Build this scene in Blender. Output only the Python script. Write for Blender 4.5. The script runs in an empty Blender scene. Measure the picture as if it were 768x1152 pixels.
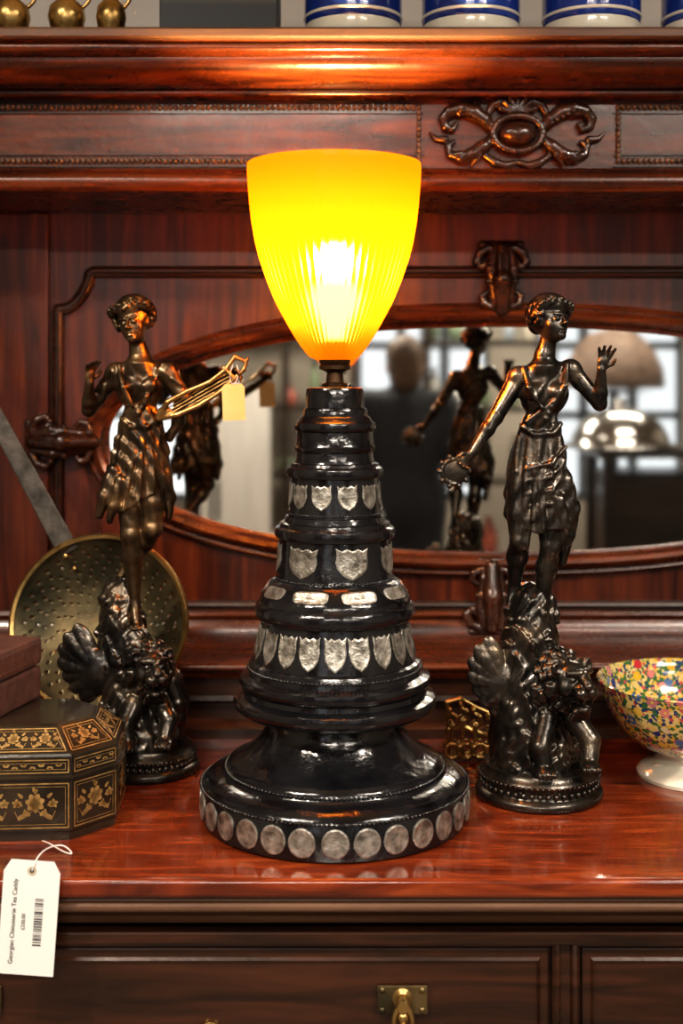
import bpy, bmesh, math, random
import numpy as np
from mathutils import Vector, Matrix
random.seed(4); rng=np.random.default_rng(4)
# ---------------------------------------------------------------- measurements
F=1400.; HZ=425.; CX=384.; CY=-1.69; T=0.95; ZC=T+0.5915
def W(px,py,y):
    d=y-CY
    return Vector(((px-CX)/F*d, y, ZC-(py-HZ)/F*d))
col=bpy.context.scene.collection
def empty(name,loc=(0,0,0)):
    e=bpy.data.objects.new(name,None); e.empty_display_size=.05; e.location=loc; col.objects.link(e)
    return e
def mkobj(name,V,Fc,mat=None,parent=None,smooth=True,sharp=None):
    me=bpy.data.meshes.new(name)
    me.from_pydata([tuple(map(float,v)) for v in V],[],[tuple(map(int,f)) for f in Fc]); me.update()
    if smooth:
        me.polygons.foreach_set('use_smooth',[True]*len(me.polygons))
        if sharp: me.set_sharp_from_angle(angle=math.radians(sharp))
    o=bpy.data.objects.new(name,me); col.objects.link(o)
    if mat: me.materials.append(mat)
    if parent: setpar(o,parent)
    return o
def setpar(o,p):
    o.parent=p; o.matrix_parent_inverse=Matrix.Translation(p.location).inverted()
# ---------------------------------------------------------------- materials
def mk(name,base,rough=.5,metal=0.,coat=0.,spec=.5):
    m=bpy.data.materials.new(name); m.use_nodes=True
    b=m.node_tree.nodes['Principled BSDF']
    b.inputs['Base Color'].default_value=(*base,1); b.inputs['Roughness'].default_value=rough
    b.inputs['Metallic'].default_value=metal; b.inputs['Coat Weight'].default_value=coat
    b.inputs['Coat Roughness'].default_value=.08; b.inputs['Specular IOR Level'].default_value=spec
    return m
def noisy(name,cols,scale=(1,1,1),ns=8,detail=6,rough=.5,metal=0.,coat=0.,bump=0.,bs=60,dist=0.,rvar=0.,ramp=(.3,.7)):
    m=mk(name,cols[0],rough,metal,coat); nt=m.node_tree; N=nt.nodes; L=nt.links; b=N['Principled BSDF']
    tc=N.new('ShaderNodeTexCoord'); mp=N.new('ShaderNodeMapping'); mp.inputs['Scale'].default_value=scale
    L.new(tc.outputs['Object'],mp.inputs['Vector'])
    n=N.new('ShaderNodeTexNoise'); n.inputs['Scale'].default_value=ns; n.inputs['Detail'].default_value=detail
    n.inputs['Distortion'].default_value=dist; L.new(mp.outputs[0],n.inputs['Vector'])
    r=N.new('ShaderNodeValToRGB'); e=r.color_ramp.elements
    e[0].position=ramp[0]; e[1].position=ramp[1]
    e[0].color=(*cols[0],1); e[1].color=(*cols[-1],1)
    for i,c in enumerate(cols[1:-1]):
        x=e.new(ramp[0]+(ramp[1]-ramp[0])*(i+1)/(len(cols)-1)); x.color=(*c,1)
    L.new(n.outputs[0],r.inputs[0]); L.new(r.outputs[0],b.inputs['Base Color'])
    if rvar:
        mr=N.new('ShaderNodeMapRange'); mr.inputs[3].default_value=max(.02,rough-rvar); mr.inputs[4].default_value=rough+rvar
        n3=N.new('ShaderNodeTexNoise'); n3.inputs['Scale'].default_value=bs*.4; L.new(tc.outputs['Object'],n3.inputs['Vector'])
        L.new(n3.outputs[0],mr.inputs[0]); L.new(mr.outputs[0],b.inputs['Roughness'])
    if bump:
        n2=N.new('ShaderNodeTexNoise'); n2.inputs['Scale'].default_value=bs; n2.inputs['Detail'].default_value=4
        L.new(tc.outputs['Object'],n2.inputs['Vector'])
        bp=N.new('ShaderNodeBump'); bp.inputs['Strength'].default_value=bump; bp.inputs['Distance'].default_value=.002
        L.new(n2.outputs[0],bp.inputs['Height']); L.new(bp.outputs[0],b.inputs['Normal'])
    return m
wood_h=noisy('mahogany_horizontal',[(.024,.0058,.0022),(.078,.017,.0045),(.17,.041,.009)],(1.2,14,14),3,8,.28,0,.18,.15,90,1.2,.06)
wood_v=noisy('mahogany_vertical',[(.026,.0055,.0022),(.074,.014,.004),(.135,.029,.007)],(12,12,1.0),3,8,.32,0,.12,.15,90,1.2,.06)
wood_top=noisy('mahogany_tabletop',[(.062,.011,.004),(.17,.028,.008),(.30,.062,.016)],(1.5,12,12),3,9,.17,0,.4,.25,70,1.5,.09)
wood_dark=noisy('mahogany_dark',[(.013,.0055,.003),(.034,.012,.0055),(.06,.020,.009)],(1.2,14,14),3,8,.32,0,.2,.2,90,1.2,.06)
wood_edge=noisy('worn_edge_wood',[(.08,.036,.020),(.16,.083,.046)],(1.2,14,14),4,8,.5,0,.1,.3,120)
carved=noisy('carved_mahogany',[(.014,.006,.004),(.06,.021,.010)],(1,1,1),30,4,.26,0,.35,.2,150)
beadm=noisy('highlight_bead_moulding',[(.06,.034,.024),(.17,.11,.08)],(1,1,1),60,4,.35,0,.2,0)  # grey highlight along the beads is put into their base colour
black=noisy('black_gloss_lacquer',[(.003,.003,.004),(.012,.012,.014)],(1,1,1),20,5,.17,0,.4,.95,52,0,.1)
silver=noisy('tarnished_silver',[(.12,.11,.09),(.36,.34,.30),(.62,.60,.55)],(1,1,1),80,8,.38,.8,0,.5,260,0,.1)
bronze=noisy('patinated_bronze',[(.034,.025,.017),(.10,.066,.036),(.31,.20,.10)],(1,1,1),22,6,.33,.85,.2,.25,160,0,.08,(.32,.75))
spelter=noisy('dark_spelter',[(.026,.024,.022),(.08,.068,.056),(.25,.19,.125)],(1,1,1),20,6,.29,.85,.2,.25,160,0,.08,(.35,.8))
gilt=noisy('gilt_bronze',[(.25,.14,.05),(.60,.38,.15)],(1,1,1),40,5,.32,.9)
brass=noisy('aged_brass',[(.26,.16,.055),(.56,.38,.15)],(1,1,1),30,5,.3,.95,0,.2,120,0,.08)
brass_dark=noisy('dull_brass',[(.05,.047,.03),(.11,.09,.05),(.23,.17,.085)],(1,1,1),14,6,.42,.85,0,.2,120,0,.08)
steel=noisy('dull_steel',[(.045,.04,.035),(.13,.115,.10)],(1,1,1),40,6,.5,.7,0,.3,160)
chrome=mk('polished_silver',(.75,.74,.72),.14,1.)
cream=noisy('cream_card',[(.72,.50,.2),(.82,.60,.28)],(1,1,1),20,3,.7)
white_card=mk('white_card',(.80,.79,.76),.6)
ink=mk('black_ink',(.02,.02,.02),.5)
plaster=noisy('white_plaster',[(.62,.60,.57),(.72,.70,.67)],(1,1,1),4,4,.8)
# ---------------------------------------------------------------- mesh helpers
def lathe(name,prof,c,mat,parent=None,seg=96,sharp=40,rib=None,cap=False):
    V=[];Fc=[];n=len(prof)
    for j,(r,z) in enumerate(prof):
        for i in range(seg):
            a=2*math.pi*i/seg; rr=r
            if rib: rr=r+rib(a,z)
            V.append((c[0]+rr*math.sin(a),c[1]-rr*math.cos(a),c[2]+z))
    for j in range(n-1):
        for i in range(seg):
            k=(i+1)%seg
            Fc.append((j*seg+i,j*seg+k,(j+1)*seg+k,(j+1)*seg+i))
    return mkobj(name,V,Fc,mat,parent,True,sharp)
def extr(name,prof,x0,x1,mat,parent=None,sharp=30):
    n=len(prof)
    V=[(x0,y,z) for y,z in prof]+[(x1,y,z) for y,z in prof]
    Fc=[(i,(i+1)%n,n+(i+1)%n,n+i) for i in range(n)]+[tuple(range(n))[::-1],tuple(range(n,2*n))]
    o=mkobj(name,V,Fc,mat,parent,True,sharp)
    fixn(o); return o
def fixn(o):
    bm=bmesh.new(); bm.from_mesh(o.data); bmesh.ops.recalc_face_normals(bm,faces=bm.faces); bm.to_mesh(o.data); bm.free()
def box(name,lo,hi,mat,parent=None,bev=.002,rot=None):
    bm=bmesh.new(); bmesh.ops.create_cube(bm,size=1)
    c=[(a+b)/2 for a,b in zip(lo,hi)]; s=[abs(b-a) for a,b in zip(lo,hi)]
    bmesh.ops.scale(bm,vec=s,verts=bm.verts)
    if bev: bmesh.ops.bevel(bm,geom=bm.edges[:],offset=min(bev,min(s)*.4),segments=2,affect='EDGES',profile=.6)
    if rot: bmesh.ops.rotate(bm,cent=(0,0,0),matrix=rot,verts=bm.verts)
    bmesh.ops.translate(bm,vec=c,verts=bm.verts)
    me=bpy.data.meshes.new(name); bm.to_mesh(me); bm.free()
    o=bpy.data.objects.new(name,me); col.objects.link(o); me.materials.append(mat)
    if parent: setpar(o,parent)
    return o
def sweep(name,path,prof,y0,mat,parent=None,sharp=40):
    P=np.array(path,float); n=len(P); m=len(prof)
    d1=P-np.roll(P,1,0); d2=np.roll(P,-1,0)-P
    d1/=np.linalg.norm(d1,axis=1)[:,None]; d2/=np.linalg.norm(d2,axis=1)[:,None]
    n1=np.stack([d1[:,1],-d1[:,0]],1); n2=np.stack([d2[:,1],-d2[:,0]],1)
    nn=n1+n2; nn/=np.linalg.norm(nn,axis=1)[:,None]; sc=1/np.clip((nn*n2).sum(1),.5,1)
    V=[];Fc=[]
    for i in range(n):
        for off,dy in prof:
            q=P[i]+nn[i]*off*sc[i]; V.append((q[0],y0+dy,q[1]))
    for i in range(n):
        k=(i+1)%n
        for j in range(m-1): Fc.append((i*m+j,k*m+j,k*m+j+1,i*m+j+1))
    o=mkobj(name,V,Fc,mat,parent,True,sharp); fixn(o); return o
def ico(sub=2):
    bm=bmesh.new(); bmesh.ops.create_icosphere(bm,subdivisions=sub,radius=1)
    V=np.array([v.co[:] for v in bm.verts]); Fc=np.array([[v.index for v in f.verts] for f in bm.faces]); bm.free(); return V,Fc
def inst(name,centers,radii,mat,parent=None,sub=2):
    V,Fc=ico(sub); VV=[];FF=[]
    for i,(c,r) in enumerate(zip(centers,radii)):
        VV.append(V*np.array(r)+np.array(c)); FF.append(Fc+i*len(V))
    return mkobj(name,np.concatenate(VV),np.concatenate(FF),mat,parent)
def tube(name,pts,r,mat,parent=None,cyc=False,res=4):
    cu=bpy.data.curves.new(name,'CURVE'); cu.dimensions='3D'; cu.bevel_depth=r; cu.bevel_resolution=3; cu.use_fill_caps=True
    sp=cu.splines.new('NURBS'); sp.points.add(len(pts)-1)
    for p,q in zip(sp.points,pts): p.co=(*q,1)
    sp.use_endpoint_u=True; sp.order_u=min(3,len(pts)); sp.use_cyclic_u=cyc; sp.resolution_u=res
    o=bpy.data.objects.new(name,cu); col.objects.link(o); cu.materials.append(mat)
    if parent: setpar(o,parent)
    return o
def beads(name,p0,p1,sp,r,mat,parent):
    p0=np.array(p0);p1=np.array(p1);L=np.linalg.norm(p1-p0);n=max(2,int(L/sp))
    return inst(name,[p0+(p1-p0)*i/n for i in range(n+1)],[r]*(n+1),mat,parent)
# ---------------------------------------------------------------- SDF sculpting
def smin(a,b,k):
    h=np.clip(.5+.5*(a-b)/k,0,1); return a*(1-h)+b*h-k*h*(1-h)
def P(p): return np.array([p[0],p[2],-p[1]],float)
class SDF:
    def __init__(s,x0,x1,y0,y1,d0,d1,h=1.0):
        s.h=h; s.o=np.array([x0,d0,-y1],float)
        n=[int((b-a)/h)+2 for a,b in ((x0,x1),(d0,d1),(y0,y1))]
        s.F=np.full(n,20.,np.float32)
        s.ax=[(s.o[i]+h*np.arange(n[i])).astype(np.float32) for i in range(3)]
    def reg(s,lo,hi):
        sl=[]
        for i in range(3):
            a=max(0,int((lo[i]-s.o[i])/s.h)); b=min(s.F.shape[i],int((hi[i]-s.o[i])/s.h)+2)
            if b<=a: return None
            sl.append(slice(a,b))
        return tuple(sl),s.ax[0][sl[0]][:,None,None],s.ax[1][sl[1]][None,:,None],s.ax[2][sl[2]][None,None,:]
    def ap(s,fn,lo,hi,k,sub=False):
        m=k+3*s.h; r=s.reg(np.array(lo)-m,np.array(hi)+m)
        if r is None: return
        sl,X,Y,Z=r; d=fn(X,Y,Z); A=s.F[sl]
        s.F[sl]=-smin(-A,d,k) if sub else smin(A,d,k)
    def capg(s,a,b,ra,rb,k,sub=False):
        ab=b-a; L=max(float(ab@ab),1e-6)
        def fn(X,Y,Z):
            t=np.clip(((X-a[0])*ab[0]+(Y-a[1])*ab[1]+(Z-a[2])*ab[2])/L,0,1)
            return np.sqrt((X-a[0]-t*ab[0])**2+(Y-a[1]-t*ab[1])**2+(Z-a[2]-t*ab[2])**2)-(ra+(rb-ra)*t)
        R=max(ra,rb); s.ap(fn,np.minimum(a,b)-R,np.maximum(a,b)+R,k,sub)
    def cap(s,a,b,ra,rb,k=3): s.capg(P(a),P(b),ra,rb,k)
    def chain(s,pts,rs,k=3):
        for i in range(len(pts)-1): s.cap(pts[i],pts[i+1],rs[i],rs[i+1],k)
    def ellg(s,c,r,k,R=None,sub=False):
        r=np.array(r,float)
        def fn(X,Y,Z):
            x,y,z=X-c[0],Y-c[1],Z-c[2]
            if R is not None:
                x,y,z=(x*R[0,0]+y*R[1,0]+z*R[2,0],x*R[0,1]+y*R[1,1]+z*R[2,1],x*R[0,2]+y*R[1,2]+z*R[2,2])
            k0=np.sqrt((x/r[0])**2+(y/r[1])**2+(z/r[2])**2); k1=np.sqrt((x/r[0]**2)**2+(y/r[1]**2)**2+(z/r[2]**2)**2)+1e-6
            return k0*(k0-1)/k1
        m=r.max() if R is not None else r
        s.ap(fn,c-m,c+m,k,sub)
    def ell(s,c,r,k=4): s.ellg(P(c),r,k)
    def skirt(s,lv,n,amp,ph,hem,k=3,tw=.012):
        lv=sorted(lv,key=lambda q:-q[0]); zz=[-q[0] for q in lv]
        cols=[[q[i] for q in lv] for i in range(1,5)]
        lo=np.array([min(q[1]-q[3]*1.3 for q in lv),min(q[2]-q[4]*1.3 for q in lv),zz[0]-12]); hi=np.array([max(q[1]+q[3]*1.3 for q in lv),max(q[2]+q[4]*1.3 for q in lv),zz[-1]])
        def fn(X,Y,Z):
            cx,cd,rx,rd=[np.interp(Z,zz,c) for c in cols]
            th=np.arctan2(Y-cd,X-cx); f=np.clip((zz[-1]-Z)/(zz[-1]-zz[0]),0,1)
            q=np.sqrt(((X-cx)/rx)**2+((Y-cd)/rd)**2)
            w1=np.sin(n*th+ph+tw*Z+1.1*np.sin(2*th)); w2=np.sin((n*2-3)*th-ph*2-tw*1.7*Z)
            fold=amp*(.35+.65*f)*((1-np.abs(w1))*1.3-.5+.4*w2)
            d=(q-1-fold)*np.minimum(rx,rd)*.8
            d=np.maximum(d,(-hem(th))-Z); d=np.maximum(d,Z-zz[-1])
            return d
        s.ap(fn,lo,hi,k)
    def disp(s,lo,hi,fn):
        r=s.reg(np.array(lo,float),np.array(hi,float)); sl,X,Y,Z=r
        m=1.
        for a,l,h in ((X,lo[0],hi[0]),(Y,lo[1],hi[1]),(Z,lo[2],hi[2])):
            m=m*np.clip((a-l)/8,0,1)*np.clip((h-a)/8,0,1)
        s.F[sl]=s.F[sl]+fn(X,Y,Z)*m
    def mesh(s):
        Fd=s.F
        for i in range(3):
            ix=[slice(None)]*3; ix[i]=0; Fd[tuple(ix)]=5; ix[i]=-1; Fd[tuple(ix)]=5
        S=Fd<0; sh=Fd.shape; cid=[];cp=[];quads=[]
        for a in range(3):
            b=(a+1)%3;c=(a+2)%3
            l=[slice(None)]*3;l[a]=slice(0,-1);h=[slice(None)]*3;h[a]=slice(1,None)
            idx=np.argwhere(S[tuple(l)]!=S[tuple(h)])
            idx=idx[(idx[:,b]>0)&(idx[:,c]>0)&(idx[:,b]<sh[b]-1)&(idx[:,c]<sh[c]-1)]
            e=np.zeros(3,int);e[a]=1; i2=idx+e
            f0=Fd[idx[:,0],idx[:,1],idx[:,2]];f1=Fd[i2[:,0],i2[:,1],i2[:,2]]
            pos=idx.astype(float); pos[:,a]+=f0/(f0-f1)
            eb=np.zeros(3,int);eb[b]=1;ec=np.zeros(3,int);ec[c]=1
            q=[]
            for o in (-eb-ec,-ec,0*eb,-eb):
                ce=idx+o; f=np.ravel_multi_index(ce.T,sh); q.append(f); cid.append(f); cp.append(pos)
            q=np.stack(q,1); ins=f0<0
            quads.append(np.where(ins[:,None],q,q[:,::-1]))
        cid=np.concatenate(cid);cp=np.concatenate(cp);quads=np.concatenate(quads)
        u,inv=np.unique(cid,return_inverse=True); cnt=np.bincount(inv)
        V=np.stack([np.bincount(inv,cp[:,i])/cnt for i in range(3)],1)
        return V*s.h+s.o, np.searchsorted(u,quads)
    def build(s,name,y0,mat,parent):
        V,Q=s.mesh(); sc=(y0-CY)/F
        X=np.stack([(V[:,0]-CX)*sc,y0+V[:,1]*sc,ZC+(V[:,2]+HZ)*sc],1)
        return mkobj(name,X,Q,mat,parent)
def unit(v): v=np.array(v,float); return v/np.linalg.norm(v)
def frame(f,u):
    f=unit(f); r=unit(np.cross(f,u)); u=np.cross(r,f); return r,f,u
def hand(S,w,d,n,sc=1.,curl=.5,thumb=1,spread=.12):
    w=P(w); d=unit(P(d)); n=unit(P(n)); n=unit(n-d*(n@d)); t=np.cross(d,n)*thumb
    R=np.stack([t,d,n],1)
    S.ellg(w+d*6*sc,(4.8*sc,6.8*sc,2.8*sc),2.5,R)
    for i,L in enumerate((8.5,10,9.4,7.4)):
        o=(1.5-i); b=w+d*10.5*sc+t*o*2.6*sc
        c=curl*(1+.15*i); d1=unit(d*math.cos(c*.6)+n*math.sin(c*.6)+t*o*spread); d2=unit(d*math.cos(c*1.6)+n*math.sin(c*1.6)+t*o*spread)
        m=b+d1*L*.55*sc; e=m+d2*L*.55*sc
        S.capg(b,m,1.6*sc,1.45*sc,.8); S.capg(m,e,1.45*sc,1.2*sc,.6)
    b=w+d*3.5*sc+t*3.5*sc; m=b+(t*.8+d*.6+n*.2)*5*sc; e=m+unit(t*.25+d*.9+n*.4)*4.5*sc
    S.capg(b,m,1.9*sc,1.6*sc,1.2); S.capg(m,e,1.6*sc,1.2*sc,.8)
def head(S,c,f,u,sc=1.,seed=1):
    c=P(c); r,f,u=frame(f,u); R=np.stack([r,f,u],1); G=lambda x,y,z:c+(r*x+f*y+u*z)*sc
    E=lambda p,rr,k,sub=False: S.ellg(G(*p),np.array(rr)*sc,k,R,sub)
    E((0,-2,4),(14,17,17),3); E((0,4,-7),(10.8,11.5,13),4)
    E((-7,7,-4),(5,5,6),3);E((7,7,-4),(5,5,6),3)
    E((0,11.5,-15.5),(4.6,4.2,4),3)
    for sx in (-1,1):
        E((sx*5.6,17.4,.6),(3.9,3.8,3.2),1.6,True)
        E((sx*5.5,12.6,.4),(3.2,2.9,2.5),.5)
        S.capg(G(sx*2.5,15.2,4.6),G(sx*9,13,4.8),1.5*sc,1.1*sc,1.2)
        E((sx*14,-1,-1),(2,3.4,4.6),1.5)
    S.capg(G(0,14.6,4),G(0,19.2,-4.2),1.6*sc,2.4*sc,1.2)
    E((-2.4,16.6,-5),(1.7,1.8,1.5),.8);E((2.4,16.6,-5),(1.7,1.8,1.5),.8)
    E((0,15.4,-9.4),(4.3,2.0,1.3),.6);E((0,15,-12.2),(3.6,2.0,1.45),.6)
    rg=np.random.default_rng(seed)
    E((0,-5,7),(17.5,18,17.5),2); E((0,1,14),(15.5,15,10.5),1.5)
    E((0,-19,2),(10,8,10),3)
    for i in range(84):
        v=rg.normal(size=3); v/=np.linalg.norm(v)
        if v[1]>.62 and v[2]<.52: continue
        if v[2]<-.35 : continue
        if abs(v[0])<.75 and v[1]>.35 and v[2]<.5: continue
        p=np.array([v[0]*18,-3+v[1]*19,7+v[2]*18]); a=rg.uniform(0,6.28); t=np.cross(v,(math.cos(a),math.sin(a),.3)); t/=np.linalg.norm(t)
        q=[p+ t*5*math.cos(w)+np.cross(v,t)*4*math.sin(w)+v*1.4 for w in (0,1.2,2.4,3.6,4.8)]
        for j in range(4): S.capg(G(*q[j]),G(*q[j+1]),2.5*sc,2.2*sc,.8)
    for i in range(9):
        a=.05+3.04*i/8; p=(19*math.cos(a),5+7*math.sin(a),11+6*math.sin(a))
        E(p,(4.6,3.6,4),.8); E((p[0]*1.12,p[1]+3,p[2]+2.5),(2.4,2,2.4),.5)
    return G
def torso(S,J,k=1.):
    S.ell(J['pelvis'],(27*k,17*k,20*k),6); S.ell(J['waist'],(21*k,14.5*k,23*k),7); S.ell(J['chest'],(27*k,16.5*k,28*k),6)
    S.cap(J['shL'],J['shR'],10*k,10*k,6)
    S.cap(J['neck'],tuple(np.array(J['head'])+np.array([0,8,3])),10*k,9*k,5)
    S.cap(tuple(np.array(J['neck'])+np.array([0,9,0])),J['neck'],17*k,10*k,7)
    for q in ('L','R'):
        c=J['chest']; sx=-1 if q=='L' else 1
        S.ell((c[0]+sx*11*k,c[1],c[2]-12*k),(9.8*k,8.5*k,9.2*k),3)
        S.ell(J['sh'+q],(11*k,11*k,11*k),4)
        s_,e_,w_=J['sh'+q],J['el'+q],J['wr'+q]
        S.cap(s_,e_,10.5*k,7.6*k,4)
        m=tuple(np.array(e_)*.68+np.array(w_)*.32)
        S.cap(e_,m,7.6*k,7.6*k,3); S.cap(m,w_,7.6*k,4.8*k,3)
    for q in ('L','R'):
        h,kn,an,to=J['hip'+q],J['kn'+q],J['an'+q],J['toe'+q]
        h,kn,an,to=map(np.array,(h,kn,an,to))
        S.cap(h,h*.4+kn*.6,17*k,14.5*k,6); S.cap(h*.4+kn*.6,kn,14.5*k,10.5*k,4); S.ell(kn+np.array([0,0,-2]),(9.5*k,9.5*k,10.5*k),3)
        m=kn*.68+an*.32+np.array([0,0,4*k]); S.cap(kn,m,10*k,11.5*k,4); S.cap(m,an,11.5*k,6*k,4)
        heel=an+np.array([0,7,5])*k if q==J['stand'] else an+np.array([2,5,5])*k
        S.cap(an,heel,6*k,5.6*k,3); S.cap(an,to*.6+an*.4+np.array([0,2,0]),6*k,5.2*k,3); S.cap(heel,to,5*k,4*k,3)
        for j in range(5):
            tt=to+np.array([(j-2)*2.2,.6,-2+abs(j-1)*.6])*k; S.cap(to,tt+np.array([0,1,-2]),2.6*k,1.9*k,.8)
def lionhead(S,c,f,u,sc=1.):
    c=P(c); r,f,u=frame(f,u); R=np.stack([r,f,u],1); G=lambda x,y,z:c+(r*x+f*y+u*z)*sc
    E=lambda p,rr,k,sub=False: S.ellg(G(*p),np.array(rr)*sc,k,R,sub)
    rg=np.random.default_rng(5)
    E((0,-12,-3),(28,17,30),4)
    for ring,(R0,y0,nn) in enumerate(((19,3,15),(23,-4,17),(26,-12,18))):
        for i in range(nn):
            a=2*math.pi*(i+.5*(ring%2))/nn+rg.uniform(-.1,.1); sg=1 if rg.random()<.5 else -1
            pts=[]
            for q in range(5):
                rr_=R0+q*2.4; aa=a+sg*(.05*q+.12*math.sin(q*1.6))
                pts.append(G(rr_*math.cos(aa),y0-q*1.5,rr_*math.sin(aa)*1.04-q*1.3))
            w=[2.6,3.6,3.8,3.2,2.0]
            for q in range(4): S.capg(pts[q],pts[q+1],w[q]*sc,w[q+1]*sc,1.1)
    E((0,6,3),(20,17,20),2)
    E((0,21,-4),(12,13,9.5),3)
    for sx in (-1,1):
        E((sx*6.4,30,-7),(7.6,6.4,6.6),1.2); E((sx*14,12,-4),(7,7,9),3)
        S.capg(G(sx*3,23.5,13),G(sx*14.5,18.5,13),4.4*sc,3.2*sc,1.2)
        E((sx*9,24.5,6.),(5.2,5.6,4.2),.9,True); E((sx*8.8,18.8,5.4),(3.9,3.4,3.3),.4)
        E((sx*20,6,17),(6.5,4.5,7),1.2); E((sx*20.5,10,17),(3.8,3,4.4),.8,True)
    E((0,35,1),(6.4,4,3.8),.6); S.capg(G(0,20,11),G(0,31,3.5),5*sc,5.4*sc,2)
    E((0,31,-16.5),(9,12,5.2),1.,True)
    E((0,20,-25),(9.5,12,4.4),2.5); E((0,27,-24),(7,5.5,3.8),2)
    for sx in (-1,1): S.capg(G(sx*6,33,-12),G(sx*5.5,32,-18),1.6*sc,.8*sc,.5)
    for i in range(7): S.capg(G((i-3)*3,22,-27),G((i-3)*3.6,16,-38),3*sc,1.8*sc,.8)
def leg_paw(S,pts,rs,sc=1.):
    S.chain(pts,rs,3); x,y,d=pts[-1]
    S.ell((x,y,d-4*sc),(10*sc,11*sc,6*sc),3)
    for j in range(4): S.ell((x+(j-1.5)*4.8*sc,y+1,d-12*sc),(2.9*sc,5*sc,3.8*sc),.7)
def wing(S,root,tips,dep):
    r0=P((root[0],root[1],dep))
    for lay,(fr,wd) in enumerate(((1.,12),(.80,10.5),(.58,9))):
        for i,t in enumerate(tips):
            e=r0+(P((t[0],t[1],dep-lay*3.6-(i%2)*1.6))-r0)*fr; ctr=(r0+e*1.3)/2.3; d=unit(e-r0); L=np.linalg.norm(e-ctr)+1
            nn=np.array([0,-1,.15]); nn=unit(nn-d*(nn@d)); R=np.stack([d,np.cross(nn,d),nn],1)
            S.ellg(ctr,(L,wd,5.),.5,R)
            S.capg(r0+nn*3,e+nn*1.8-d*4,1.5,.8,.5)
    S.ellg(r0,(22,11,26),3)
def rock(S,pts,n,seed,r0=7,r1=14,k=3):
    rg=np.random.default_rng(seed)
    for i in range(n):
        t=rg.uniform(0,len(pts)-1.001); j=int(t); f=t-j
        p=np.array(pts[j][:3])*(1-f)+np.array(pts[j+1][:3])*f; R=pts[j][3]*(1-f)+pts[j+1][3]*f
        a=rg.uniform(0,6.28); v=np.array([math.cos(a)*R*.84,rg.uniform(-4,4),math.sin(a)*R*.8])
        S.ell(tuple(p+v),tuple(rg.uniform(r0,r1,3)),k)
def folds(X,Y,Z):
    a=X+3.5*np.sin(.07*Z)+2*np.sin(.15*Z+.1*Y); b=Y+3*np.sin(.09*Z+1)
    return 2.4*np.abs(np.sin(.17*a+.13*b+.03*Z))+1.1*np.sin(.42*a-.1*Z)*np.sin(.36*b+.16*Z)-1.3
def crinkle(X,Y,Z):
    return .9*np.abs(np.sin(.21*X+.8*np.sin(.17*Z)+.1*Y))*1.2+.6*np.sin(.38*Z+.9*np.sin(.2*X)+.3*Y)-.6
# ================================================================ ROOM
X0,X1,Y0,Y1,H=-2.3,3.4,-5.2,.66,2.9
floor=box('floor',(X0,Y0,-.06),(X1,Y1,0),noisy('grey_floorboards',[(.14,.11,.085),(.26,.20,.15)],(1,8,1),4,6,.5),None,0)
ceilm=noisy('dim_ceiling_paint',[(.34,.31,.27),(.42,.38,.34)],(1,1,1),4,4,.8)
box('ceiling',(X0,Y0,H),(X1,Y1,H+.06),ceilm,None,0)
box('wall_back',(X0-.08,Y1,-.06),(X1+.08,Y1+.08,H+.06),plaster,None,0)
grey=noisy('warm_grey_paint',[(.34,.30,.25),(.46,.42,.36)],(1,1,1),3,4,.8)
box('wall_left',(X0-.08,Y0,-.06),(X0,Y1,H+.06),grey,None,0)
box('wall_right',(X1,Y0,-.06),(X1+.08,Y1,H+.06),grey,None,0)
wf=empty('wall_front',(0,Y0,0))
wins=[(-1.9,-.95),(.1,.95),(1.25,2.2)]
edges=[X0]+[v for w in wins for v in w]+[X1]
for i in range(0,len(edges),2): box('pier_%d'%i,(edges[i],Y0-.1,0),(edges[i+1],Y0,H),grey,wf,0)
for i,(a,b) in enumerate(wins):
    box('sill_%d'%i,(a,Y0-.1,0),(b,Y0,.75),grey,wf,0); box('lintel_%d'%i,(a,Y0-.1,2.35),(b,Y0,H),grey,wf,0)
    w=empty('window_%d'%(i+1),((a+b)/2,Y0,1.5))
    dk=mk('window_frame_paint_%d'%i,(.03,.035,.04),.5)
    for k in range(4):
        x=a+(b-a)*k/3; box('mullion_%d'%k,(x-.03,Y0-.08,.75),(x+.03,Y0-.03,2.35),dk,w,.004)
    for z in (.77,1.3,1.75,2.33): box('bar_%d'%int(z*100),(a,Y0-.08,z-.025),(b,Y0-.03,z+.025),dk,w,.004)
    L=bpy.data.lights.new('daylight_%d'%i,'AREA'); L.shape='RECTANGLE'; L.size=b-a; L.size_y=1.6; L.energy=(2.6,1.7,1.7)[i]; L.color=(1.,.97,.92)
    lo=bpy.data.objects.new('daylight_%d'%i,L); col.objects.link(lo); lo.location=((a+b)/2,Y0-.12,1.55); lo.rotation_euler=(math.radians(90),0,math.radians(0)); setpar(lo,w)
fix=mk('added_lamp_housing',(.7,.7,.7),.4)  # paint for the fittings of the added, unseen fill lamps
for i,(x,y,e,sx) in enumerate(((-1.0,-1.3,14,.9),(1.3,-1.4,15,.9),(-.3,-3.5,60,1.2),(1.6,-3.3,40,1.2))):  # unseen ceiling fills, added to brighten the shop and furniture
    c=empty('added_ceiling_fill' if i==0 else 'added_ceiling_fill.%03d'%i,(x,y,H-.05))
    box('fill_housing',(x-sx/2-.03,y-.14,H-.07),(x+sx/2+.03,y+.14,H),fix,c,.005)
    L=bpy.data.lights.new('area_fill','AREA'); L.shape='RECTANGLE'; L.size=sx; L.size_y=.22; L.energy=e; L.color=(1,.90,.78)
    lo=bpy.data.objects.new('area_fill',L); col.objects.link(lo); lo.location=(x,y,H-.08); setpar(lo,c)
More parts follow.
